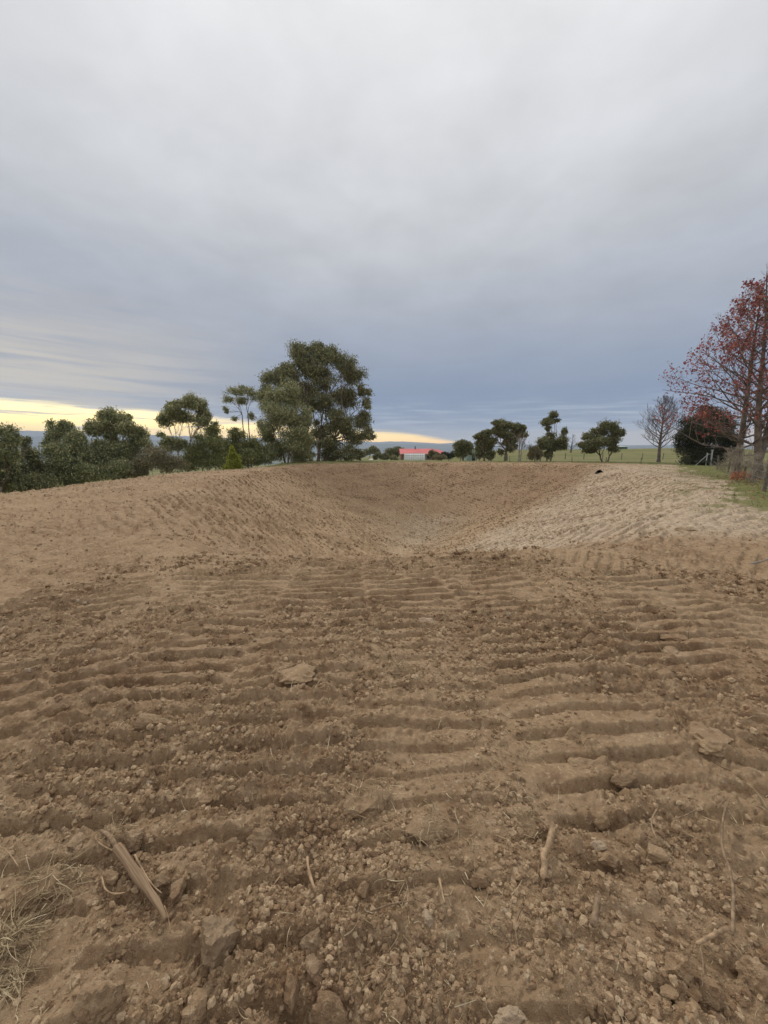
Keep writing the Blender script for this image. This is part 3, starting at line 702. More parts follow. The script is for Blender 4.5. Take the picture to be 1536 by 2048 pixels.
def bare_tree(name, label, bx, Y, height, spread, seed, levels=4, trunk=0.15, bark=None, leaves=None, nleaf=0, lsize=0.1, stems=1, habit=0.6, group=None, first=0.22, cat='tree', leafrange=(0.0, 1.0), nside=22, droop_low=0.0):
    rng = np.random.default_rng(seed)
    a, b_, c = ray(bx, 925)
    base = Vector((a*Y/b_, Y, 0)); base.z = hz(base.x, base.y, True)-0.06
    root = empty(name, base, label, cat, group)
    tb = MB(); tips = []
    def br(p, d, L, r, lev):
        n = 5 if lev < 2 else 3
        pts = [p.copy()]; q = p.copy(); dd = d.copy()
        for i in range(n):
            dd = (dd + Vector(rng.normal(size=3))*0.11 + Vector((0, 0, 0.10*habit*lev))).normalized()
            q = q + dd*(L/n); pts.append(q.copy())
        tb.tube(pts, [max(0.0035 if Y < 30 else 0.008, r*(1-0.8*i/n)) for i in range(n+1)], 7 if lev == 0 else 5 if lev == 1 else 3, False)
        if lev >= 2: tips.extend(pts[1:])
        if lev >= levels: return
        k = 7 if lev == 1 else 5 if lev == 2 else 3
        for j in range(k):
            t = 0.22+0.75*(j+rng.random()*0.8)/k
            idx = min(n-1, int(t*n)); fr = t*n-idx
            o = pts[idx].lerp(pts[idx+1], fr)
            side = dd.cross(Vector(rng.normal(size=3))).normalized()
            nd = (dd*(0.75)+side*0.75+Vector((0, 0, 0.18*habit))).normalized()
            br(o, nd, L*(0.55-0.28*t)*rng.uniform(0.8, 1.25), r*0.42*(1-0.5*t), lev+1)
    for s_ in range(stems):
        ang = rng.uniform(0, 2*pi); tilt = 0.0 if stems == 1 else 0.10
        top = base+Vector((cos(ang)*tilt*height, sin(ang)*tilt*height, height*rng.uniform(0.94, 1.0)))
        o0 = base+Vector(((s_-(stems-1)/2)*trunk*2.2, 0, -0.12))
        lead = bend(o0, top, 12, 0.012, rng)
        tb.tube(lead, [trunk*(1.3 if i == 0 else (1-0.93*i/12)) for i in range(13)], 8, False)
        for j in range(nside):
            t = first+(0.97-first)*(j+rng.random()*0.6)/nside
            idx = min(11, int(t*12)); o = lead[idx].lerp(lead[idx+1], t*12-idx)
            an = j*2.39996+rng.uniform(-.4, .4)
            up = 0.55*habit+0.75*habit*t - droop_low*(1-t)
            d = Vector((cos(an), sin(an), up)).normalized()
            L = spread*(1.0-0.84*((t-first)/(1-first))**1.6)*(1.0 if t > 0.3 else 0.85)*rng.uniform(0.75, 1.1)
            br(o, d, L, trunk*0.36*(1-0.7*t), 1)
    tb.build('trunk', bark or mat_bare, root, True, base)
    if leaves:
        T = np.array([tuple(p) for p in tips]); zr = (T[:, 2]-base.z)/height
        T = T[(zr > leafrange[0]) & (zr < leafrange[1])]
        # leaves hang on in patches
        keep = (perlin(T[:, 0]*0.9+T[:, 1]*0.3, T[:, 2]*0.9, seed+200) > -0.28) | (rng.random(len(T)) < 0.15)
        T = T[keep]
        P = T[rng.integers(0, len(T), nleaf)]+rng.normal(size=(nleaf, 3))*0.07-np.array(base)[None, :]
        link('crown', crown_mesh(leaf_quads(P, lsize, rng, 0.3, 1.15)), leaves, root)
    return root
bare_tree('bare_tree', 'leafless grey tree with upswept branches standing alone in the paddock', 1317, 45, 7.4, 3.6, 51, 3, 0.19, nside=42, habit=1.0, first=0.22, droop_low=0.45)
bare_tree('autumn_tree', 'tall autumn tree with dark red leaves, left trunk of the pair', 1474, 21.5, 10.0, 4.7, 52, 3, 0.17, mat_redbark, mat_red, 5400, 0.110, habit=0.55, first=0.13, leafrange=(0.20, 0.96), nside=46, droop_low=0.15)
bare_tree('autumn_tree', 'red-leaved autumn tree with thick forked trunk at the right edge', 1518, 20.5, 10.3, 4.0, 53, 3, 0.19, mat_redbark, mat_red, 4400, 0.110, stems=2, habit=0.75, first=0.15, leafrange=(0.25, 0.96), nside=30)
bare_tree('dead_tree', 'pale leafless sapling leaning beside the large paddock gum', 1038, 48, 3.6, 1.5, 54, 3, 0.10, mat_barkpale, stems=2, habit=0.9, nside=9, first=0.3)
bare_tree('bare_tree', 'small bare tree on the far skyline right of the two-tiered gum', 1140, 110, 5.0, 2.4, 55, 2, 0.14, mat_bare, stems=2, habit=0.8, nside=10)
bare_tree('bare_shrub', 'tangled leafless shrub at the foot of the red-leaved trees', 1470, 19.5, 1.7, 1.1, 56, 3, 0.035, mat_barkpale, stems=5, habit=0.7, nside=9, first=0.08, cat='shrub')
bare_tree('bare_shrub', 'pale dry branches beside the fence at the right edge', 1510, 17.0, 1.25, 1.0, 57, 3, 0.03, mat_barkpale, stems=4, habit=0.4, nside=8, first=0.08, cat='shrub')

# ------------------------------------------------------------------ buildings
def house():
    Y = 105.0
    l = at(806, 912, Y); r = at(895, 912, Y); zb = hz(l.x, Y, True)
    ze = at(800, 907.2, Y).z; zr = at(800, 897.6, Y).z
    cx = (l.x+r.x)/2; base = Vector((cx, Y, zb-0.1))
    root = empty('brick_house', base, 'brick house with long red sheet metal roof on the far side of the basin', 'house')
    def loc(p): return (p[0]-base.x, p[1]-base.y, p[2]-base.z)
    x0, x1 = l.x-0.5, at(866, 907, Y).x; x2 = r.x+0.6
    D = 8.0
    m = MB(); m.box(((x0+x1)/2, Y+D/2, (zb+ze)/2), (x1-x0, D, ze-zb)); 
    m.face([(x0, Y, ze), (x0, Y+D, ze), (x0, Y+D/2, zr-0.12)])
    m.build('wall', mat_brick, root, off=base)
    m = MB(); m.box(((x1+x2)/2-0.2, Y+2+D/2-1, (zb+ze)/2-0.15), (x2-x1-0.6, D-2, ze-zb-0.3)); m.build('wall', mat_brick, root, off=base)
    ov = 0.55; nrib = 46
    def slope_roof(name, xa, xb, ya, yb, zl, zh, hip=0.0):
        m = MB()
        ym = (ya+yb)/2; n = int((xb-xa)/0.28)
        for sgn in (0, 1):
            ye = ya if sgn == 0 else yb
            for i in range(n):
                u0, u1 = xa+(xb-xa)*i/n, xa+(xb-xa)*(i+1)/n
                h0 = 0.0 if i % 2 else 0.035; 
                t0 = min(1.0, (xb-u0)/hip) if hip else 1.0; t1 = min(1.0, (xb-u1)/hip) if hip else 1.0
                m.face([(u0, ye, zl+h0), (u1, ye, zl+h0), (u1, ye+(ym-ye)*t1, zl+(zh-zl)*t1+h0), (u0, ye+(ym-ye)*t0, zl+(zh-zl)*t0+h0)])
        if hip: m.face([(xb, ya, zl), (xb, yb, zl), (xb-hip, ym, zh)])
        return m.build(name, mat_roof, root, off=base)
    rf = slope_roof('roof', x0-0.35, x1+0.8, Y-ov, Y+D+ov, ze-0.05, zr)
    rf2 = slope_roof('roof', x1-0.4, x2+0.3, Y+0.8, Y+D, ze-0.3, zr-0.25, hip=2.6)
    m = MB(); m.box(((x0+x1)/2+.2, Y-ov-0.06, ze-0.1), (x1-x0+1.1, 0.09, 0.16)); m.build('gutter', mat_fascia, root, off=base)
    m = MB()
    p = at(832.5, 896, Y); m.tube([(p.x, Y+D/2-0.3, zr-0.3), (p.x, Y+D/2-0.3, zr+0.55)], 0.13, 8); m.box((p.x, Y+D/2-0.3, zr+0.62), (0.4, 0.4, 0.08))
    m.build('chimney', mat_black, rf, off=base)
    for px in (822, 846, 858):
        p = at(px, 910, Y); mm = MB(); mm.box((p.x, Y-0.02, ze-0.95), (1.3, 0.08, 1.0)); w = mm.build('window', mat_fascia, root, off=base)
        mm = MB(); mm.box((p.x, Y-0.075, ze-0.95), (1.14, 0.03, 0.84)); mm.build('pane', mat_glass, w, off=base)
house()
def greenhouse():
    Y = 84.0
    a_, b_ = at(809.5, 915, Y), at(850, 915, Y); x0, x1 = a_.x, b_.x
    zb = min(hz(x0, Y), hz(x1, Y))-0.05; zt = at(830, 907, Y).z; h = zt-zb; wd = 1.5
    base = Vector(((x0+x1)/2, Y+wd, zb)); root = empty('greenhouse_tunnel', base, 'white plastic covered greenhouse tunnel in front of the brick house', 'greenhouse')
    prof = []
    for i in range(13):
        t = pi*i/12
        prof.append((Y+wd-wd*1.0*math.copysign(abs(cos(t))**0.7, cos(t)), zb+h*abs(sin(t))**0.62))
    m = MB()
    nseg = 9
    for s_ in range(nseg):
        u0 = x0+(x1-x0)*s_/nseg; u1 = x0+(x1-x0)*(s_+1)/nseg
        for i in range(12):
            m.face([(u0, *prof[i]), (u1, *prof[i]), (u1, *prof[i+1]), (u0, *prof[i+1])])
    m.build('cover', mat_poly, root, False, base)
    for xx in (x0, x1):
        m = MB(); m.face([(xx, *p) for p in prof]); m.build('end_wall', mat_poly, root, False, base)
    for s_ in range(nseg+1):
        u = x0+(x1-x0)*s_/nseg; m = MB(); m.tube([(u, p[0]+(-.03 if p[0] < Y+wd else .03), p[1]+0.02) for p in prof], 0.035 if 0 < s_ < nseg else 0.07, 5); m.build('hoop', mat_frame, root, False, base)
    for k in (3, 5):
        m = MB(); m.tube([(x0, prof[k][0]-0.03, prof[k][1]+0.02), (x1, prof[k][0]-0.03, prof[k][1]+0.02)], 0.03, 5); m.build('rail', mat_frame, root, False, base)
    m = MB(); m.box(((x0+x1)/2, Y-0.04, zb+0.18), (x1-x0, 0.05, 0.36)); m.build('base_board', mat_frame, root, False, base)
greenhouse()
def shed(px0, px1, pyt, pyb, Y, label, wall, deep=5.0):
    a_ = at(px0, pyb, Y); b_ = at(px1, pyb, Y); zb = min(hz(a_.x, Y), hz(b_.x, Y))-0.1; zt = at(px0, pyt, Y).z
    cx = (a_.x+b_.x)/2; w = b_.x-a_.x; base = Vector((cx, Y, zb)); h = zt-zb
    root = empty('shed', base, label, 'shed')
    m = MB(); m.box((0, deep/2, h/2-0.15), (w, deep, h-0.3))
    n = int(w/0.4)
    for i in range(n): m.box((-w/2+0.2+i*w/n, -0.02, h/2-0.18), (0.10, 0.04, h-0.42))
    m.build('wall', wall, root)
    m = MB(); n0 = 0
    m.v += [(-w/2-.2, -.25, h-.30), (w/2+.2, -.25, h-.30), (w/2+.2, deep+.25, h), (-w/2-.2, deep+.25, h), (-w/2-.2, -.25, h-.22), (w/2+.2, -.25, h-.22), (w/2+.2, deep+.25, h+.08), (-w/2-.2, deep+.25, h+.08)]
    m.f += [(3, 2, 1, 0), (4, 5, 6, 7), (0, 1, 5, 4), (1, 2, 6, 5), (2, 3, 7, 6), (3, 0, 4, 7)]
    m.build('roof', mat_shroof, root)
    m = MB(); m.box((w*0.18, -0.05, min(1.0, h*0.4)), (min(1.6, w*0.3), 0.05, min(2.0, h*0.75))); m.build('door', mat_black if wall is mat_shed2 else mat_shed, root)
shed(1236, 1254, 892, 905, 130, 'dark green sheet metal shed behind the solitary domed gum', mat_shed)
shed(934, 953, 894, 914, 86, 'pale green shed half hidden between the round dark gum and narrow gum', mat_shed2)
# gravel drive on the rise left of the house
def drive():
    pts = [(741, 919, 96), (744, 914, 104), (749, 911, 112), (747, 908.5, 122), (741, 907, 132)]
    P = [at(*p) for p in pts]; V = []; Fc = []
    for i in range(len(P)-1):
        for k in range(8):
            q = P[i].lerp(P[i+1], k/8); V += [(q.x-1.3, q.y, hz(q.x-1.3, q.y)+.06), (q.x+1.3, q.y, hz(q.x+1.3, q.y)+.06)]
    for i in range(len(V)//2-1): Fc.append((2*i, 2*i+1, 2*i+3, 2*i+2))
    tag(link('gravel_drive', np_mesh('gravel_drive', V, Fc), mat_road), kind='structure')
drive()

# ------------------------------------------------------------------ fences
def fence(label, pts, step, hgt, nw=4, rad=0.05, mat=None):
    pts = [Vector((p[0], p[1], 0)) for p in pts]
    base = pts[0].copy(); base.z = hz(base.x, base.y)-0.05
    root = empty('fence', base, label, 'fence')
    spots = []
    for i in range(len(pts)-1):
        n = max(1, round((pts[i+1]-pts[i]).length/step))
        for k in range(n): spots.append(pts[i].lerp(pts[i+1], k/n))
    spots.append(pts[-1])
    heads = []
    for i, s_ in enumerate(spots):
        z = hz(s_.x, s_.y); m = MB(); hh = hgt*random.uniform(.93, 1.06); lx, ly = random.uniform(-.05, .05), random.uniform(-.05, .05)
        r_ = rad*random.uniform(.8, 1.25)
        m.tube([(s_.x, s_.y, z-.25), (s_.x+lx*.5, s_.y+ly*.5, z+hh*.5), (s_.x+lx, s_.y+ly, z+hh-.02), (s_.x+lx, s_.y+ly, z+hh)], [r_*1.05, r_, r_*.95, r_*.7], 7)
        m.build('post', mat or mat_post, root, False, base); heads.append(Vector((s_.x, s_.y, z)))
    for w in range(nw):
        zz = hgt*(0.18+0.75*w/(nw-1)); m = MB(); P = []
        for i in range(len(heads)-1):
            for k in range(3):
                q = heads[i].lerp(heads[i+1], k/3); P.append((q.x, q.y, q.z+zz-(0.02 if k else 0)))
        P.append((heads[-1].x, heads[-1].y, heads[-1].z+zz)); m.tube(P, 0.0045, 4); m.build('wire', mat_wire, root, False, base)
fence('post and wire fence running past the red-leaved trees at right', [(11.2, 10.4), (13.9, 14.2), (17.7, 19.2), (22.6, 25.7), (28.4, 34.2)], 4.6, 1.02, rad=0.055)
fence('post and wire fence along the far rim, before the solitary domed gum', [(27.6, 36.5), (23.5, 41.6), (14.5, 45.3), (9.0, 46.3)], 3.0, 0.62, 3, 0.035)
fence('distant post and wire fence crossing the middle of the paddock', [(52, 64), (38, 63), (26, 63), (17, 64)], 3.4, 1.05, 3, 0.05)
def gate_posts():
    p = at(1421, 930, 34.0); z = hz(p.x, p.y); base = Vector((p.x, p.y, z-.05))
    root = empty('strainer_post', base, 'galvanised strainer posts with diagonal stay in front of the dark cypress', 'post')
    m = MB(); m.tube([(0, 0, -.2), (0, 0, 1.35)], 0.055, 8); m.build('post', mat_steel, root)
    m = MB(); m.tube([(-.32, .1, -.2), (-.32, .1, 1.15)], 0.045, 8); m.build('post', mat_steel, root)
    m = MB(); m.tube([(-1.1, .3, 0), (-.32, .1, .95)], 0.03, 6); m.build('stay', mat_steel, root)
    m = MB(); m.tube([(-.32, .1, 1.0), (0, 0, 1.05)], 0.025, 6); m.build('rail', mat_steel, root)
    m = MB(); m.box((0, 0, 1.38), (.14, .14, .06)); m.build('cap', mat_steel, root)
gate_posts()
# black pipe poking out of the batter
def pipe():
    g, t = ground_pt(1199, 941); d = Vector((-0.30, -0.93, 0.26)).normalized()
    m = MB(); n = 18; r0, r1 = 0.24, 0.20; side = d.cross(Vector((0, 0, 1))).normalized(); up = side.cross(d)
    c0 = g+Vector((0, 0, .02)); L = 1.6
    for (off, r) in ((0.04, r0), (-L, r0)):
        for j in range(n): q = 2*pi*j/n; m.v.append(tuple(c0+d*off+(side*cos(q)+up*sin(q))*r))
    for j in range(n): q = 2*pi*j/n; m.v.append(tuple(c0+d*0.04+(side*cos(q)+up*sin(q))*r1))
    for j in range(n): q = 2*pi*j/n; m.v.append(tuple(c0-d*0.9+(side*cos(q)+up*sin(q))*r1))
    for j in range(n):
        k = (j+1) % n
        m.f += [(j, k, n+k, n+j), (j, 2*n+j, 2*n+k, k), (2*n+j, 3*n+j, 3*n+k, 2*n+k)]
    m.f.append(tuple(3*n+j for j in range(n)))
    o = m.build('drain_pipe', mat_black, None, False, g); o.location = g
    tag(o, 'open end of a black drain pipe poking out near the far right rim', 'pipe')
pipe()

# ------------------------------------------------------------------ things lying on the near soil
import bmesh
def ico(sub):
    bm = bmesh.new(); bmesh.ops.create_icosphere(bm, subdivisions=sub, radius=1.0)
    bm.verts.ensure_lookup_table()
    V = np.array([tuple(v.co) for v in bm.verts]); Fc = np.array([[v.index for v in f.verts] for f in bm.faces]); bm.free()
    return V, Fc
ICO = {k: ico(k) for k in (1, 2, 3, 4)}
def chunk(rng, V, planes=11, rough=0.06):
    n = rng.normal(size=(planes, 3)); n /= np.linalg.norm(n, axis=1)[:, None]; d = rng.uniform(0.55, 0.95, planes)
    dots = V @ n.T
    with np.errstate(divide='ignore'):
        q = np.where(dots > 0.05, d[None, :]/np.maximum(dots, 0.05), 9.0)
    r = np.minimum(q.min(1), 1.15)
    k = rng.uniform(-50, 50)
    r = r*(1+rough*perlin(V[:, 0]*2.3+k, V[:, 1]*2.3+V[:, 2]*1.7, 91)+rough*0.7*perlin(V[:, 0]*6+k, V[:, 2]*6-V[:, 1]*3, 92)+rough*0.35*perlin(V[:, 1]*15+k, V[:, 2]*15+V[:, 0]*7, 93))
    return V*r[:, None]
ROCKS = [  # px, py (centre), w, h in photo pixels, colour, label
    (428, 1885, 78, 98, 'grey', 'biggest angular rock, flat pale top, right of the hollow bark piece'),
    (190, 2010, 66, 84, 'brown', 'long rounded clod at the bottom edge, lower left'),
    (228, 2012, 26, 46, 'brown', 'narrow clod leaning on the long rounded clod at the bottom left'),
    (392, 2024, 56, 62, 'brown', 'reddish clod at the bottom edge below the biggest angular rock'),
    (265, 1680, 46, 34, 'tan', 'tan lump just behind the top of the hollow bark piece'),
    (156, 1688, 36, 26, 'tan', 'tan wedge of soil left of the hollow bark piece'),
    (222, 1752, 36, 24, 'brown', 'half buried brown clod under the upper left side of the bark piece'),
    (324, 1760, 32, 30, 'brown', 'round brown clod touching the right side of the hollow bark piece'),
    (354, 1782, 26, 44, 'brown', 'upright brown clod second to the right of the bark piece'),
    (390, 1742, 44, 34, 'brown', 'flat-faced brown clod third to the right of the bark piece'),
    (402, 1604, 30, 20, 'brown', 'small dark clod on the level soil above the bark piece'),
    (528, 1678, 50, 32, 'brown', 'smooth half buried brown lump left of centre foreground'),
    (464, 1684, 24, 16, 'tan', 'small tan stone left of the smooth half buried lump'),
    (622, 1888, 38, 46, 'grey', 'tall grey-brown clod below the thin straight stick'),
    (630, 1948, 40, 40, 'grey', 'blocky grey-brown clod directly below the tall grey-brown clod'),
    (578, 1990, 30, 56, 'brown', 'narrow upright clod left of the blocky grey-brown clod'),
    (664, 2022, 62, 52, 'tan', 'large crumbly clod on the bottom edge left of centre'),
    (798, 2024, 36, 34, 'brown', 'smooth round clod on the bottom edge at centre'),
    (1018, 2036, 66, 34, 'pale', 'pale clay slab on the bottom edge right of centre'),
    (726, 1790, 22, 28, 'brown', 'thumb-shaped stone standing in the centre foreground'),
    (855, 1836, 24, 24, 'pale', 'small pale clod left of the split straw stalk'),
    (908, 1718, 30, 24, 'tan', 'left one of two tan stones side by side at centre'),
    (936, 1726, 20, 26, 'tan', 'right one of two tan stones side by side at centre'),
    (962, 1760, 32, 24, 'tan', 'crumbly tan clod below the two tan stones'),
    (1195, 1691, 30, 22, 'pale', 'pale stone right of the thick crooked root'),
    (1152, 1698, 40, 34, 'brown', 'brown lump between the crooked root and the pale stone'),
    (1222, 1720, 36, 32, 'brown', 'brown half sunk clod below the pale stone'),
    (1314, 1712, 40, 34, 'tan', 'tan block on the ridge right of the brown half sunk clod'),
    (1112, 1864, 44, 40, 'brown', 'domed clod below the crooked root'),
    (1306, 1788, 32, 36, 'brown', 'pointed clod in the furrow left of the long vine'),
    (1366, 1942, 58, 50, 'brown', 'largest oval clod in the lower right corner area'),
    (1345, 1988, 34, 26, 'tan', 'small tan clod under the largest oval clod'),
    (1430, 1990, 34, 44, 'brown', 'upright oval clod near the lower right edge'),
    (1510, 1950, 50, 56, 'brown', 'rounded clod cut off by the right edge, low down'),
    (1180, 2008, 26, 30, 'tan', 'small flaky clod near the bottom edge, right of the pale slab'),
    (1208, 1642, 28, 24, 'tan', 'tan knob on the upper ridge above the pale stone'),
    (1246, 1562, 52, 30, 'brown', 'broad dark clod with undercut front, right of centre'),
    (1162, 1532, 46, 18, 'tan', 'flat tan slab left of the broad undercut clod'),
    (1032, 1556, 24, 22, 'tan', 'rounded stone on the ridge left of the flat tan slab'),
    (1146, 1470, 30, 26, 'brown', 'round brown clod with a straw lying against it'),
    (1030, 1540, 16, 12, 'tan', 'tiny stone just behind the rounded stone on the ridge'),
    (852, 1241, 36, 16, 'pale', 'pale clod in the middle distance at centre'),
    (752, 1296, 34, 13, 'tan', 'flat flake of soil left of the pale middle distance clod'),
    (908, 1250, 26, 9, 'brown', 'thin brown flake right of the pale middle distance clod'),
    (592, 1356, 78, 18, 'tan', 'long flat-topped slab of pressed soil left of centre'),
    (310, 1446, 60, 34, 'tan', 'broad pressed slab with whitish edge, left middle'),
    (1428, 1478, 92, 34, 'tan', 'long tilted slab of soil at the right, middle distance'),
    (952, 1142, 18, 9, 'grey', 'small grey stone near the lip of the basin'),
    (1350, 1272, 40, 11, 'tan', 'thin curled soil flake at right, middle distance'),
    (1344, 1300, 32, 12, 'brown', 'soil flake below the thin curled flake'),
]
rock_xy = []
for i, (px, py, w, h, colr, lab) in enumerate(ROCKS):
    g, t = ground_pt(px, py+h*0.30)
    sx = w/F_PX*t*0.5; ang = math.atan2(EYE, g.y)
    sz = h/F_PX*t*0.5
    up = sz*1.05; dp = sz*0.95
    if h < w*0.5: up = sz*1.0; dp = sx*0.8
    rng = np.random.default_rng(300+i)
    V = chunk(rng, ICO[4 if w > 40 else 3][0], 14, 0.15)*np.array([sx*1.18, dp*1.12, up*1.12])
    rz = rng.uniform(-.25, .25); cr, sr = cos(rz), sin(rz)
    V = np.stack([V[:, 0]*cr-V[:, 1]*sr, V[:, 0]*sr+V[:, 1]*cr, V[:, 2]], 1)
    me = np_mesh('clod', V, ICO[4 if w > 40 else 3][1], False)
    nm = {'grey': 'rock', 'pale': 'clay_lump'}.get(colr, 'soil_clod')
    o = link(nm, me, mat_rock[colr]); o.location = (g.x, g.y+dp*0.3, max(hz(g.x, g.y, False), g.z-0.006)+(up*0.26 if h > w*0.5 else -up*0.15))
    tag(o, lab, {'grey': 'rock', 'pale': 'clay lump'}.get(colr, 'clod'), 'lumps lying on the turned soil')
    rock_xy.append((g.x, g.y, sx))

def lie(pts, lift=0.012):
    out = []
    for (px, py, *e) in pts:
        g, t = ground_pt(px, py); z = hz(g.x, g.y, False)+0.02+lift+(e[0] if e else 0)
        out.append(Vector((g.x, g.y, max(z, g.z+lift*0.5))))
    # smooth heights so that the stick lies across the lumps
    for _ in range(2):
        zz = [p.z for p in out]
        for i in range(1, len(out)-1): out[i].z = max(zz[i], (zz[i-1]+zz[i+1])/2)
    return out
def dense(pts, n):
    P = [Vector(p) for p in pts]; m = len(P)-1; out = []
    for i in range(n+1):
        u = i/n*m; k = min(m-1, int(u)); f = u-k
        p0 = P[max(0, k-1)]; p1 = P[k]; p2 = P[k+1]; p3 = P[min(m, k+2)]
        out.append(0.5*((2*p1)+(p2-p0)*f+(2*p0-5*p1+4*p2-p3)*f*f+(3*p1-p0-3*p2+p3)*f**3))
    return out
def stick(name, label, cat, pts, r0, r1, mat, n=14, knob=0.12, lift=0.012, sides=8):
    P = dense(lie(pts, lift), n); rng = np.random.default_rng(int(pts[0][0]))
    rad = [(r0+(r1-r0)*i/n)*(1+knob*rng.normal()) for i in range(n+1)]; rad[0] *= 0.8; rad[-1] *= 0.6
    m = MB(); m.tube(P, rad, sides)
    o = m.build(name, mat, None, True, P[0]); o.location = P[0]
    return tag(o, label, cat)
# hollow strip of bark
def bark_piece():
    P = dense(lie([(236, 1708), (262, 1745), (294, 1790), (318, 1824), (334, 1856)], 0.014), 22)
    rng = np.random.default_rng(5)
    root = empty('bark_strip', P[0], 'hollow curled strip of tan bark lying lower left, split along its side', 'bark')
    m = MB(); nj = 13
    for i, p in enumerate(P):
        t = (P[min(i+1, 22)]-P[max(i-1, 0)]).normalized(); s_ = t.cross(Vector((0, 0, 1))).normalized(); u = s_.cross(t)
        r = 0.0138*(1.0+0.10*sin(i*0.9))*(1-max(0, i/22-0.35)*1.15)
        for j in range(nj):
            q = radians(-62)+radians(235)*j/(nj-1)+0.25*sin(i*0.25)
            rr = r*(1+0.06*sin(j*2.1+i*0.5)+0.03*rng.normal()*(j in (0, nj-1)))
            m.v.append(tuple(p+s_*cos(q)*rr*1.05+u*sin(q)*rr*0.9))
    for i in range(22):
        for j in range(nj-1): m.f.append((i*nj+j, i*nj+j+1, (i+1)*nj+j+1, (i+1)*nj+j))
    o = m.build('curled_bark', mat_grain, root, True, P[0])
    ga = o.data.attributes.new('grain', 'FLOAT_VECTOR', 'POINT'); ga.data.foreach_set('vector', np.array([(j*1.3, i*0.10, 0) for i in range(23) for j in range(nj)], dtype=np.float32).ravel())
    so = o.modifiers.new('thickness', 'SOLIDIFY'); so.thickness = 0.0028; so.offset = -1
    m = MB(); q = dense(lie([(272, 1728), (288, 1760), (308, 1790), (326, 1806)], 0.022), 10); m.tube(q, [0.004*(1-0.6*i/10) for i in range(11)], 6); m.build('splinter', mat_wood, root, True, P[0])
    m = MB(); q = dense(lie([(330, 1826), (338, 1850), (343, 1880)], 0.010), 8); m.tube(q, [0.0022*(1-0.6*i/8) for i in range(9)], 5); m.build('splinter', mat_wood, root, True, P[0])
    m = MB(); q = dense(lie([(236, 1712), (222, 1690), (204, 1676)], 0.014), 8); m.tube(q, [0.010*(1-0.4*i/8) for i in range(9)], 6); m.build('root_end', mat_wood2, root, True, P[0])
    m = MB(); q = dense(lie([(228, 1716), (206, 1706), (194, 1694), (196, 1682)], 0.014), 10); m.tube(q, [0.0032*(1-0.4*i/10) for i in range(11)], 5); m.build('rootlet', mat_wood, root, True, P[0])
bark_piece()
stick('root', 'thick crooked root standing out right of centre foreground', 'root', [(1104, 1672), (1098, 1702), (1086, 1726), (1088, 1748), (1083, 1774)], 0.0135, 0.0105, mat_wood, knob=0.10, lift=0.018, n=18)
stick('stick', 'thin straight tan stick left of centre foreground', 'stick', [(615, 1728), (617, 1750), (623, 1775), (632, 1802)], 0.0052, 0.0060, mat_wood, lift=0.016)
stick('stick', 'short grey-brown stub of wood standing in a furrow below the crooked root', 'stick', [(1192, 1816, .012), (1190, 1840), (1184, 1872)], 0.012, 0.009, mat_wood2, lift=0.02)
stick('vine', 'long thin vine trailing down the right foreground', 'vine', [(1453, 1618), (1444, 1650), (1441, 1690), (1444, 1720), (1454, 1745), (1460, 1772), (1464, 1800), (1463, 1840), (1462, 1888)], 0.0038, 0.0058, mat_wood2, n=34, knob=0.08, lift=0.016)
stick('vine', 'thin hooked end of vine curling left at its top', 'vine', [(1455, 1606), (1440, 1620), (1432, 1632)], 0.0026, 0.0020, mat_wood2, n=8)
stick('stick', 'short thick stick pointing at the lower end of the long vine', 'stick', [(1452, 1874), (1420, 1890), (1390, 1906)], 0.0068, 0.0056, mat_wood, lift=0.016)
stick('twig', 'crooked twig hanging below the short thick stick', 'twig', [(1396, 1905), (1402, 1930), (1404, 1955), (1402, 1990)], 0.0030, 0.0022, mat_wood2, n=12)
stick('twig', 'fine twig slanting towards the bottom right corner', 'twig', [(1462, 1900), (1480, 1925), (1492, 1955)], 0.0024, 0.0018, mat_wood2, n=10)
stick('twig', 'angled straw-coloured twig left of the long vine', 'twig', [(1312, 1630), (1302, 1652), (1303, 1670), (1312, 1692)], 0.0030, 0.0024, mat_wood, n=12)
stick('twig', 'forked-looking grey twig right of the pale stone', 'twig', [(1392, 1632), (1365, 1645), (1340, 1652)], 0.0026, 0.0022, mat_wood2, n=10)
stick('stalk', 'split straw stalk at centre foreground', 'stalk', [(878, 1774), (882, 1795), (889, 1826)], 0.0050, 0.0036, mat_wood, lift=0.018)
stick('twig', 'long thin curved twig lying below centre', 'twig', [(736, 1842), (770, 1828), (800, 1820), (832, 1816)], 0.0024, 0.0018, mat_wood2, n=14)
stick('twig', 'pale bent straw beside a clod at left of centre', 'twig', [(562, 1765), (548, 1785), (538, 1802)], 0.0022, 0.0018, mat_wood, n=8)
stick('twig', 'yellowish curved rootlet left of the bark piece', 'twig', [(206, 1768), (212, 1792), (230, 1802), (252, 1800)], 0.0030, 0.0022, mat_wood, n=12)
stick('twig', 'thin curved stem at the far left above the grass clumps', 'twig', [(40, 1748), (20, 1720), (0, 1705)], 0.002, 0.002, mat_wood, n=10)
stick('stick', 'tan stick lying between soil flakes in the middle distance', 'stick', [(940, 1212), (958, 1207), (978, 1204)], 0.007, 0.006, mat_wood, lift=0.02)
stick('stick', 'dark slanted splinter near the lip of the basin', 'stick', [(776, 1126, .04), (782, 1133), (788, 1138)], 0.018, 0.012, mat_wood2, lift=0.02)
stick('stick', 'pale fallen branch at the right edge, middle distance', 'stick', [(1500, 1134), (1525, 1130), (1545, 1118)], 0.016, 0.012, mat_barkpale, lift=0.03)

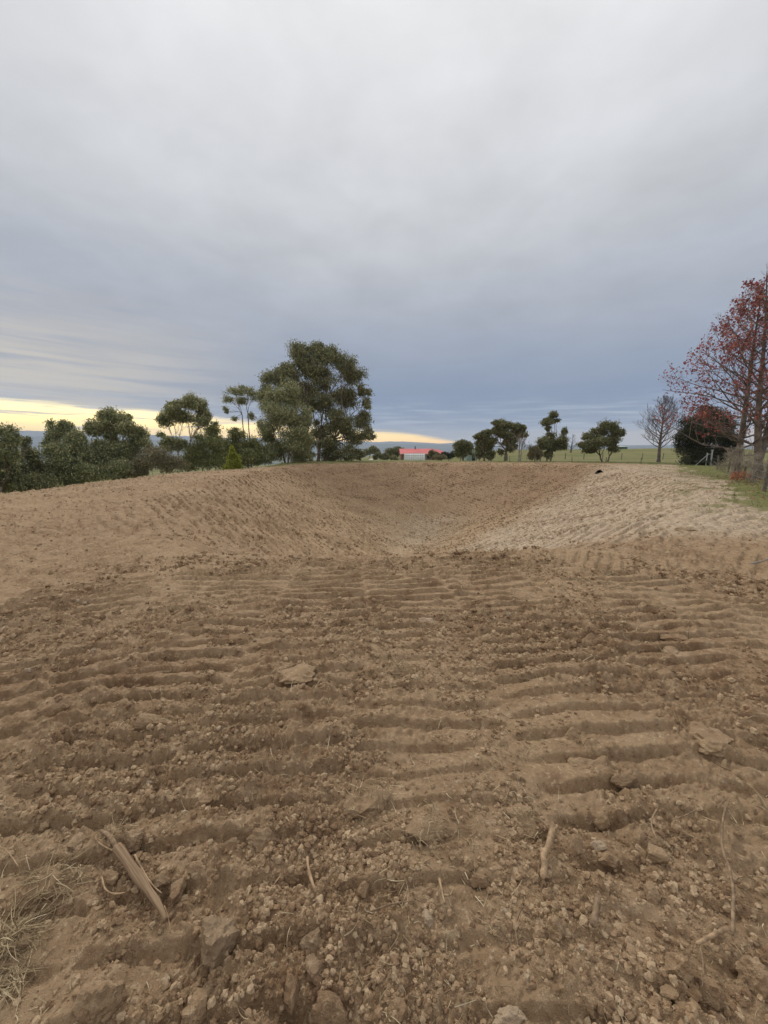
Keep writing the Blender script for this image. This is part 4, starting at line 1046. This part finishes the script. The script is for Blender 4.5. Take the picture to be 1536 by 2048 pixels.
def blade_mesh(roots, dirs, length, width, rng, curl=0.8, seg=4):
    """thin curved blades as 3-sided tubes"""
    n = len(roots); L = length*(0.5+rng.random(n)); d = dirs/np.linalg.norm(dirs, axis=1)[:, None]
    cv = rng.normal(size=(n, 3))*curl; wv = width*(0.6+0.8*rng.random(n))
    P = []; p = roots.copy(); dd = d.copy(); P.append(p.copy())
    for s_ in range(seg):
        dd = dd + cv/seg*0.8; dd[:, 2] -= 0.10; dd /= np.linalg.norm(dd, axis=1)[:, None]
        p = p+dd*(L/seg)[:, None]; P.append(p.copy())
    P = np.stack(P, 1)
    ref = rng.normal(size=(n, 3)); a = np.cross(d, ref); a /= np.linalg.norm(a, axis=1)[:, None]; b = np.cross(d, a)
    V = []
    for s_ in range(seg+1):
        w = (wv*(1-0.55*s_/seg))[:, None]
        for k in range(3): V.append(P[:, s_]+(a*cos(2.094*k)+b*sin(2.094*k))*w)
    V = np.stack(V, 1)                       # n, (seg+1)*3, 3
    f = []
    for s_ in range(seg):
        for k in range(3): f.append([s_*3+k, s_*3+(k+1) % 3, s_*3+3+(k+1) % 3, s_*3+3+k])
    f = np.array(f); Fq = (np.arange(n)[:, None, None]*((seg+1)*3)+f[None]).reshape(-1, 4)
    return V.reshape(-1, 3), Fq
def tuft(label, px, py, wpx, hpx, n, length, seed, lean=(0, 0, 0)):
    rng = np.random.default_rng(seed)
    g, t = ground_pt(px, py); sx = wpx/F_PX*t*0.5; sy = sx*0.8
    root = empty('grass_clump', g, label, 'grass clump', 'torn dry grass clumps')
    V = chunk(rng, ICO[3][0], 9, 0.16)*np.array([sx*0.8, sy*0.8, sx*0.38]); V[:, 2] -= sx*0.02
    link('root_ball', np_mesh('root_ball', V, ICO[3][1]), mat_rock['brown'], root)
    q = rng.normal(size=(n, 2))*np.array([sx*0.5, sy*0.5]); z = np.maximum(0.0, sx*0.40*(1-(q[:, 0]/sx)**2-(q[:, 1]/sy)**2))
    R = np.stack([q[:, 0], q[:, 1], z], 1)
    D = rng.normal(size=(n, 3))*np.array([1, 1, .35])+np.array(lean)[None, :]; D[:, 2] += 0.15
    V, Fq = blade_mesh(R, D, length, 0.0015, rng, 1.0, 5)
    gz = H(V[:, 0]+g.x, V[:, 1]+g.y, False)-g.z
    V[:, 2] = np.maximum(V[:, 2], gz+0.008)
    tag(link('blades', np_mesh('blades', V, Fq), mat_drygrass, root), kind='stuff')
tuft('tangled clump of dry pale grass and roots left of the bark piece', 100, 1775, 130, 50, 230, 0.07, 401, (0.2, 0, 0))
tuft('dry straw clump at the left edge, below the tangled clump', 20, 1890, 90, 60, 260, 0.08, 402, (0.5, -0.2, 0))
tuft('small bunch of dry grass at the upper end of the bark piece', 225, 1668, 60, 30, 90, 0.045, 403)
tuft('fibrous dead grass sod at centre, right of the thin stick', 860, 1668, 110, 50, 110, 0.04, 404)
tuft('flat sod of dark matted grass in the upper centre foreground', 740, 1600, 130, 30, 110, 0.04, 405)
tuft('thin matted sod left of the crooked root', 1050, 1640, 90, 40, 90, 0.04, 406)
tuft('small spiky sod in the middle distance right of centre', 965, 1232, 34, 12, 80, 0.06, 407)
tuft('brown grassy sod in the track marks at centre', 800, 1340, 70, 30, 140, 0.05, 408)
tuft('grassy lump in the right middle distance', 1160, 1160, 34, 12, 80, 0.06, 409)
tuft('straw heap at the lower left edge', 10, 1960, 80, 70, 150, 0.08, 410, (0.4, -0.3, 0))

# loose crumbs of soil: uncountable
def crumbs():
    rng = np.random.default_rng(77); n = 260000
    rad = 0.62*np.exp(rng.random(n)**0.85*math.log(10.5)); ph = rng.uniform(-radians(60), radians(60), n)
    x = rad*np.sin(ph); y = rad*np.cos(ph)
    dens = perlin(x*0.8, y*0.8, 81)+0.6*perlin(x*2.7, y*2.7, 82)+0.4*perlin(x*8, y*8, 83)
    keep = (dens+rng.normal(size=n)*0.30) > -0.06+0.30*sstep(1.6, 3.4, rad)
    x, y, rad, dens = x[keep], y[keep], rad[keep], dens[keep]
    size = 0.00135*np.exp(rng.random(len(x))**5.2*2.3+0.30*np.clip(dens, -1, 1))*(0.72+0.24*rad)
    z = H(x, y)+size*0.12
    scatter('soil_crumbs', x, y, z, size, 'loose crumbs of dry brown soil strewn over the foreground', 'soil crumbs', mat_clod)
    # lumps left by the tracks farther out: in rows on the batters, strewn on the bank
    n = 260000
    x = rng.uniform(-14.2, 24, n); y = rng.uniform(4.6, 45, n)
    ang = np.where((x-1.5)*0.757-(y-14.5)*0.654 > 0, radians(38), radians(-52))
    _, bd = basin(x, y)
    ca, sa = np.cos(ang), np.sin(ang); u = x*ca+y*sa; v = -x*sa+y*ca
    row = bd > -0.2
    v2 = (np.round(v/0.37)+rng.normal(size=n)*0.10)*0.37
    v = np.where(row & (rng.random(n) < 0.88), v2, v)
    u = np.where(row, u+0.25*perlin(v*3.0, u*0.3, 86), u)
    x = u*ca-v*sa; y = u*sa+v*ca; rad = np.hypot(x, y)
    keep = (rad > 5.2) & (poly_sd(x, y, DIRT) > 0.1) & (perlin(x*0.5, y*0.5, 87)+0.5*perlin(x*2, y*2, 88)+rng.normal(size=n)*0.4 > -0.35)
    keep &= np.abs(np.degrees(np.arctan2(x, y))) < 56
    x, y, rad = x[keep], y[keep], rad[keep]
    size = 0.0064*np.exp(rng.random(len(x))**3.8*2.0)*(0.62+0.034*np.minimum(rad, 26))*np.where(basin(x, y)[1] > 0, 0.95, 0.50)
    z = H(x, y)-size*0.05
    scatter('soil_lumps', x, y, z, size, 'small lumps of soil left in rows by machine tracks round the basin', 'soil lumps', mat_lump)
def scatter(name, x, y, z, size, label, cat, mat):
    me = bpy.data.meshes.new(name); me.vertices.add(len(x)); me.vertices.foreach_set('co', np.stack([x, y, z], 1).astype(np.float32).ravel())
    sa = me.attributes.new('size', 'FLOAT', 'POINT'); sa.data.foreach_set('value', size.astype(np.float32)); me.update()
    o = link(name, me, mat)
    g = bpy.data.node_groups.new(name, 'GeometryNodeTree')
    g.interface.new_socket('Geometry', in_out='INPUT', socket_type='NodeSocketGeometry'); g.interface.new_socket('Geometry', in_out='OUTPUT', socket_type='NodeSocketGeometry')
    gi = N(g, 'NodeGroupInput'); go = N(g, 'NodeGroupOutput')
    join = N(g, 'GeometryNodeJoinGeometry')
    for k in range(7):
        ic = N(g, 'GeometryNodeMeshIcoSphere'); ic.inputs['Subdivisions'].default_value = 2
        no = N(g, 'ShaderNodeTexNoise'); no.noise_dimensions = '4D'; no.inputs['W'].default_value = k*3.7+0.4; no.inputs['Scale'].default_value = 1.25; no.inputs['Detail'].default_value = 2.0
        v1 = N(g, 'ShaderNodeVectorMath', operation='SUBTRACT'); g.links.new(no.outputs['Color'], v1.inputs[0]); v1.inputs[1].default_value = (0.5, 0.5, 0.5)
        v2 = N(g, 'ShaderNodeVectorMath', operation='MULTIPLY'); g.links.new(v1.outputs[0], v2.inputs[0]); v2.inputs[1].default_value = (2.3, 2.3, 2.3)
        sp = N(g, 'GeometryNodeSetPosition'); g.links.new(ic.outputs['Mesh'], sp.inputs['Geometry']); g.links.new(v2.outputs[0], sp.inputs['Offset'])
        sm_ = N(g, 'GeometryNodeSetMaterial'); sm_.inputs['Material'].default_value = mat; g.links.new(sp.outputs[0], sm_.inputs['Geometry'])
        gt = N(g, 'GeometryNodeGeometryToInstance'); g.links.new(sm_.outputs[0], gt.inputs[0]); g.links.new(gt.outputs[0], join.inputs[0])
    ip = N(g, 'GeometryNodeInstanceOnPoints'); g.links.new(gi.outputs[0], ip.inputs['Points']); g.links.new(join.outputs[0], ip.inputs['Instance']); ip.inputs['Pick Instance'].default_value = True
    ri_ = N(g, 'FunctionNodeRandomValue'); ri_.data_type = 'INT'
    for q in ri_.inputs:
        if q.name == 'Max' and q.type == 'INT': q.default_value = 6
        if q.name == 'Min' and q.type == 'INT': q.default_value = 0
    g.links.new([q for q in ri_.outputs if q.type == 'INT'][0], ip.inputs['Instance Index'])
    rr_ = N(g, 'FunctionNodeRandomValue'); rr_.data_type = 'FLOAT_VECTOR'
    for q in rr_.inputs:
        if q.name == 'Max' and q.type == 'VECTOR': q.default_value = (6.28, 6.28, 6.28)
    g.links.new([q for q in rr_.outputs if q.type == 'VECTOR'][0], ip.inputs['Rotation'])
    na = N(g, 'GeometryNodeInputNamedAttribute'); na.data_type = 'FLOAT'; na.inputs['Name'].default_value = 'size'
    g.links.new(na.outputs['Attribute'], ip.inputs['Scale'])
    g.links.new(ip.outputs[0], go.inputs[0])
    md = o.modifiers.new('scatter', 'NODES'); md.node_group = g
    tag(o, label, cat, kind='stuff')
crumbs()
def straw():
    rng = np.random.default_rng(78); n = 7600
    rad = 0.75*np.exp(rng.random(n)*math.log(8.5)); ph = rng.uniform(-radians(58), radians(58), n)
    x = rad*np.sin(ph); y = rad*np.cos(ph)
    keep = (perlin(x*1.2, y*1.2, 84)+0.5*perlin(x*4, y*4, 85)+rng.normal(size=n)*0.3) > 0.08
    x, y, rad = x[keep], y[keep], rad[keep]
    z = H(x, y)+0.005
    D = rng.normal(size=(len(x), 3))*np.array([1, 1, 0.22]); D[:, 2] += 0.12
    V, Fq = blade_mesh(np.stack([x, y, z], 1), D, 0.048, 0.0012, rng, 0.9, 4)
    k = np.repeat(0.75+0.28*rad, 15)[:, None]; c = np.repeat(np.stack([x, y, z], 1), 15, 0)
    V = c+(V-c)*k
    V[:, 2] = np.maximum(V[:, 2], H(V[:, 0], V[:, 1])+0.001)
    o = link('straw_litter', np_mesh('straw_litter', V, Fq), mat_straw)
    tag(o, 'loose straw and rootlets scattered over the soil', 'straw', kind='stuff')
straw()
def rim_grass():
    rng = np.random.default_rng(79); n = 26000
    x = rng.uniform(-20, 34, n); y = rng.uniform(6, 52, n)
    sd = poly_sd(x, y, DIRT)+0.9*perlin(x*0.8, y*0.8, 31)
    right = (x > 6)
    keep = (sd < 0.15) & (sd > np.where(right, -6, -3)) & (rng.random(n) < 0.9)
    keep |= right & (np.abs(sd-1.0) < 1.2) & (perlin(x*1.3, y*0.9, 35) > 0.2) & (y < 24) & (x > 8)
    x, y = x[keep], y[keep]; z = H(x, y)-0.01
    D = rng.normal(size=(len(x), 3))*np.array([.45, .45, .2]); D[:, 2] += 1.0
    V, Fq = blade_mesh(np.stack([x, y, z], 1), D, 0.13, 0.006, rng, 0.5, 2)
    o = link('paddock_grass', np_mesh('paddock_grass', V, Fq), mat_grassblade)
    tag(o, 'short grass fringing the bare soil along the rim and fence', 'grass', kind='stuff')
rim_grass()
# orange seedling by the fence and fallen red leaves
def seedling():
    g, t = ground_pt(1475, 966); rng = np.random.default_rng(91)
    root = empty('seedling', g, 'small bright orange leafed seedling at the foot of the fence', 'seedling')
    m = MB()
    for k in range(7):
        a = k*0.9; m.tube(bend((0, 0, -.03), (cos(a)*.28, sin(a)*.28, .34+.06*(k % 3)), 4, .06, rng), [.008, .007, .006, .005, .004], 4)
    m.build('stem', mat_redbark, root)
    P = rng.normal(size=(120, 3))*np.array([.22, .20, .10])+np.array([0, 0, .32]); P[:, 2] = np.maximum(P[:, 2], .05)
    link('leaves', crown_mesh(leaf_quads(P, 0.10, rng, 0.1, 1.3)), mat_orange, root)
    n = 900; x = rng.uniform(11.5, 24, n); y = x*1.05+rng.normal(size=n)*1.6-0.6
    z = H(x, y)+0.03; P = np.stack([x, y, z], 1); q = leaf_quads(P, 0.11, rng, 0.0, 1.2); q[:, :, 2] = z[:, None]+(q[:, :, 2]-z[:, None])*0.25
    tag(link('fallen_leaves', crown_mesh(q), mat_red), 'fallen red leaves on the ground under the autumn trees', 'leaves', kind='stuff')
seedling()
# turf slabs on the right bank
for i, (px, py, w, h, lab) in ((2, (1372, 1060, 26, 10, 'pale stone half way up the right bank')),):
    g, t = ground_pt(px, py); sx = w/F_PX*t*.5; sz = h/F_PX*t*.5; rng = np.random.default_rng(500+i)
    V = chunk(rng, ICO[4][0], 12, 0.12)*np.array([sx*1.15, sz*3.0, sz*1.3])
    o = link('turf_slab' if i != 2 else 'rock', np_mesh('turf_slab', V, ICO[4][1]), mat_rock['brown' if i != 2 else 'pale']); o.location = (g.x, g.y, g.z+sz*0.2)
    tag(o, lab, 'turf' if i != 2 else 'rock')

# ------------------------------------------------------------------ air between here and the ranges
hm = bpy.data.materials.new('haze'); hm.use_nodes = True; ht = hm.node_tree; ht.nodes.clear()
pv = N(ht, 'ShaderNodeVolumePrincipled'); pv.inputs['Density'].default_value = 1.6e-4; pv.inputs['Color'].default_value = (0.74, 0.83, 1.0, 1)
pv.inputs['Anisotropy'].default_value = 0.0
ho = N(ht, 'ShaderNodeOutputMaterial'); ht.links.new(pv.outputs[0], ho.inputs['Volume'])
m = MB(); m.box((0, 0, 150), (21000, 21000, 490)); hz_o = m.build('haze', hm); tag(hz_o, 'thin blue haze in the air towards the far ranges', 'haze', kind='stuff')
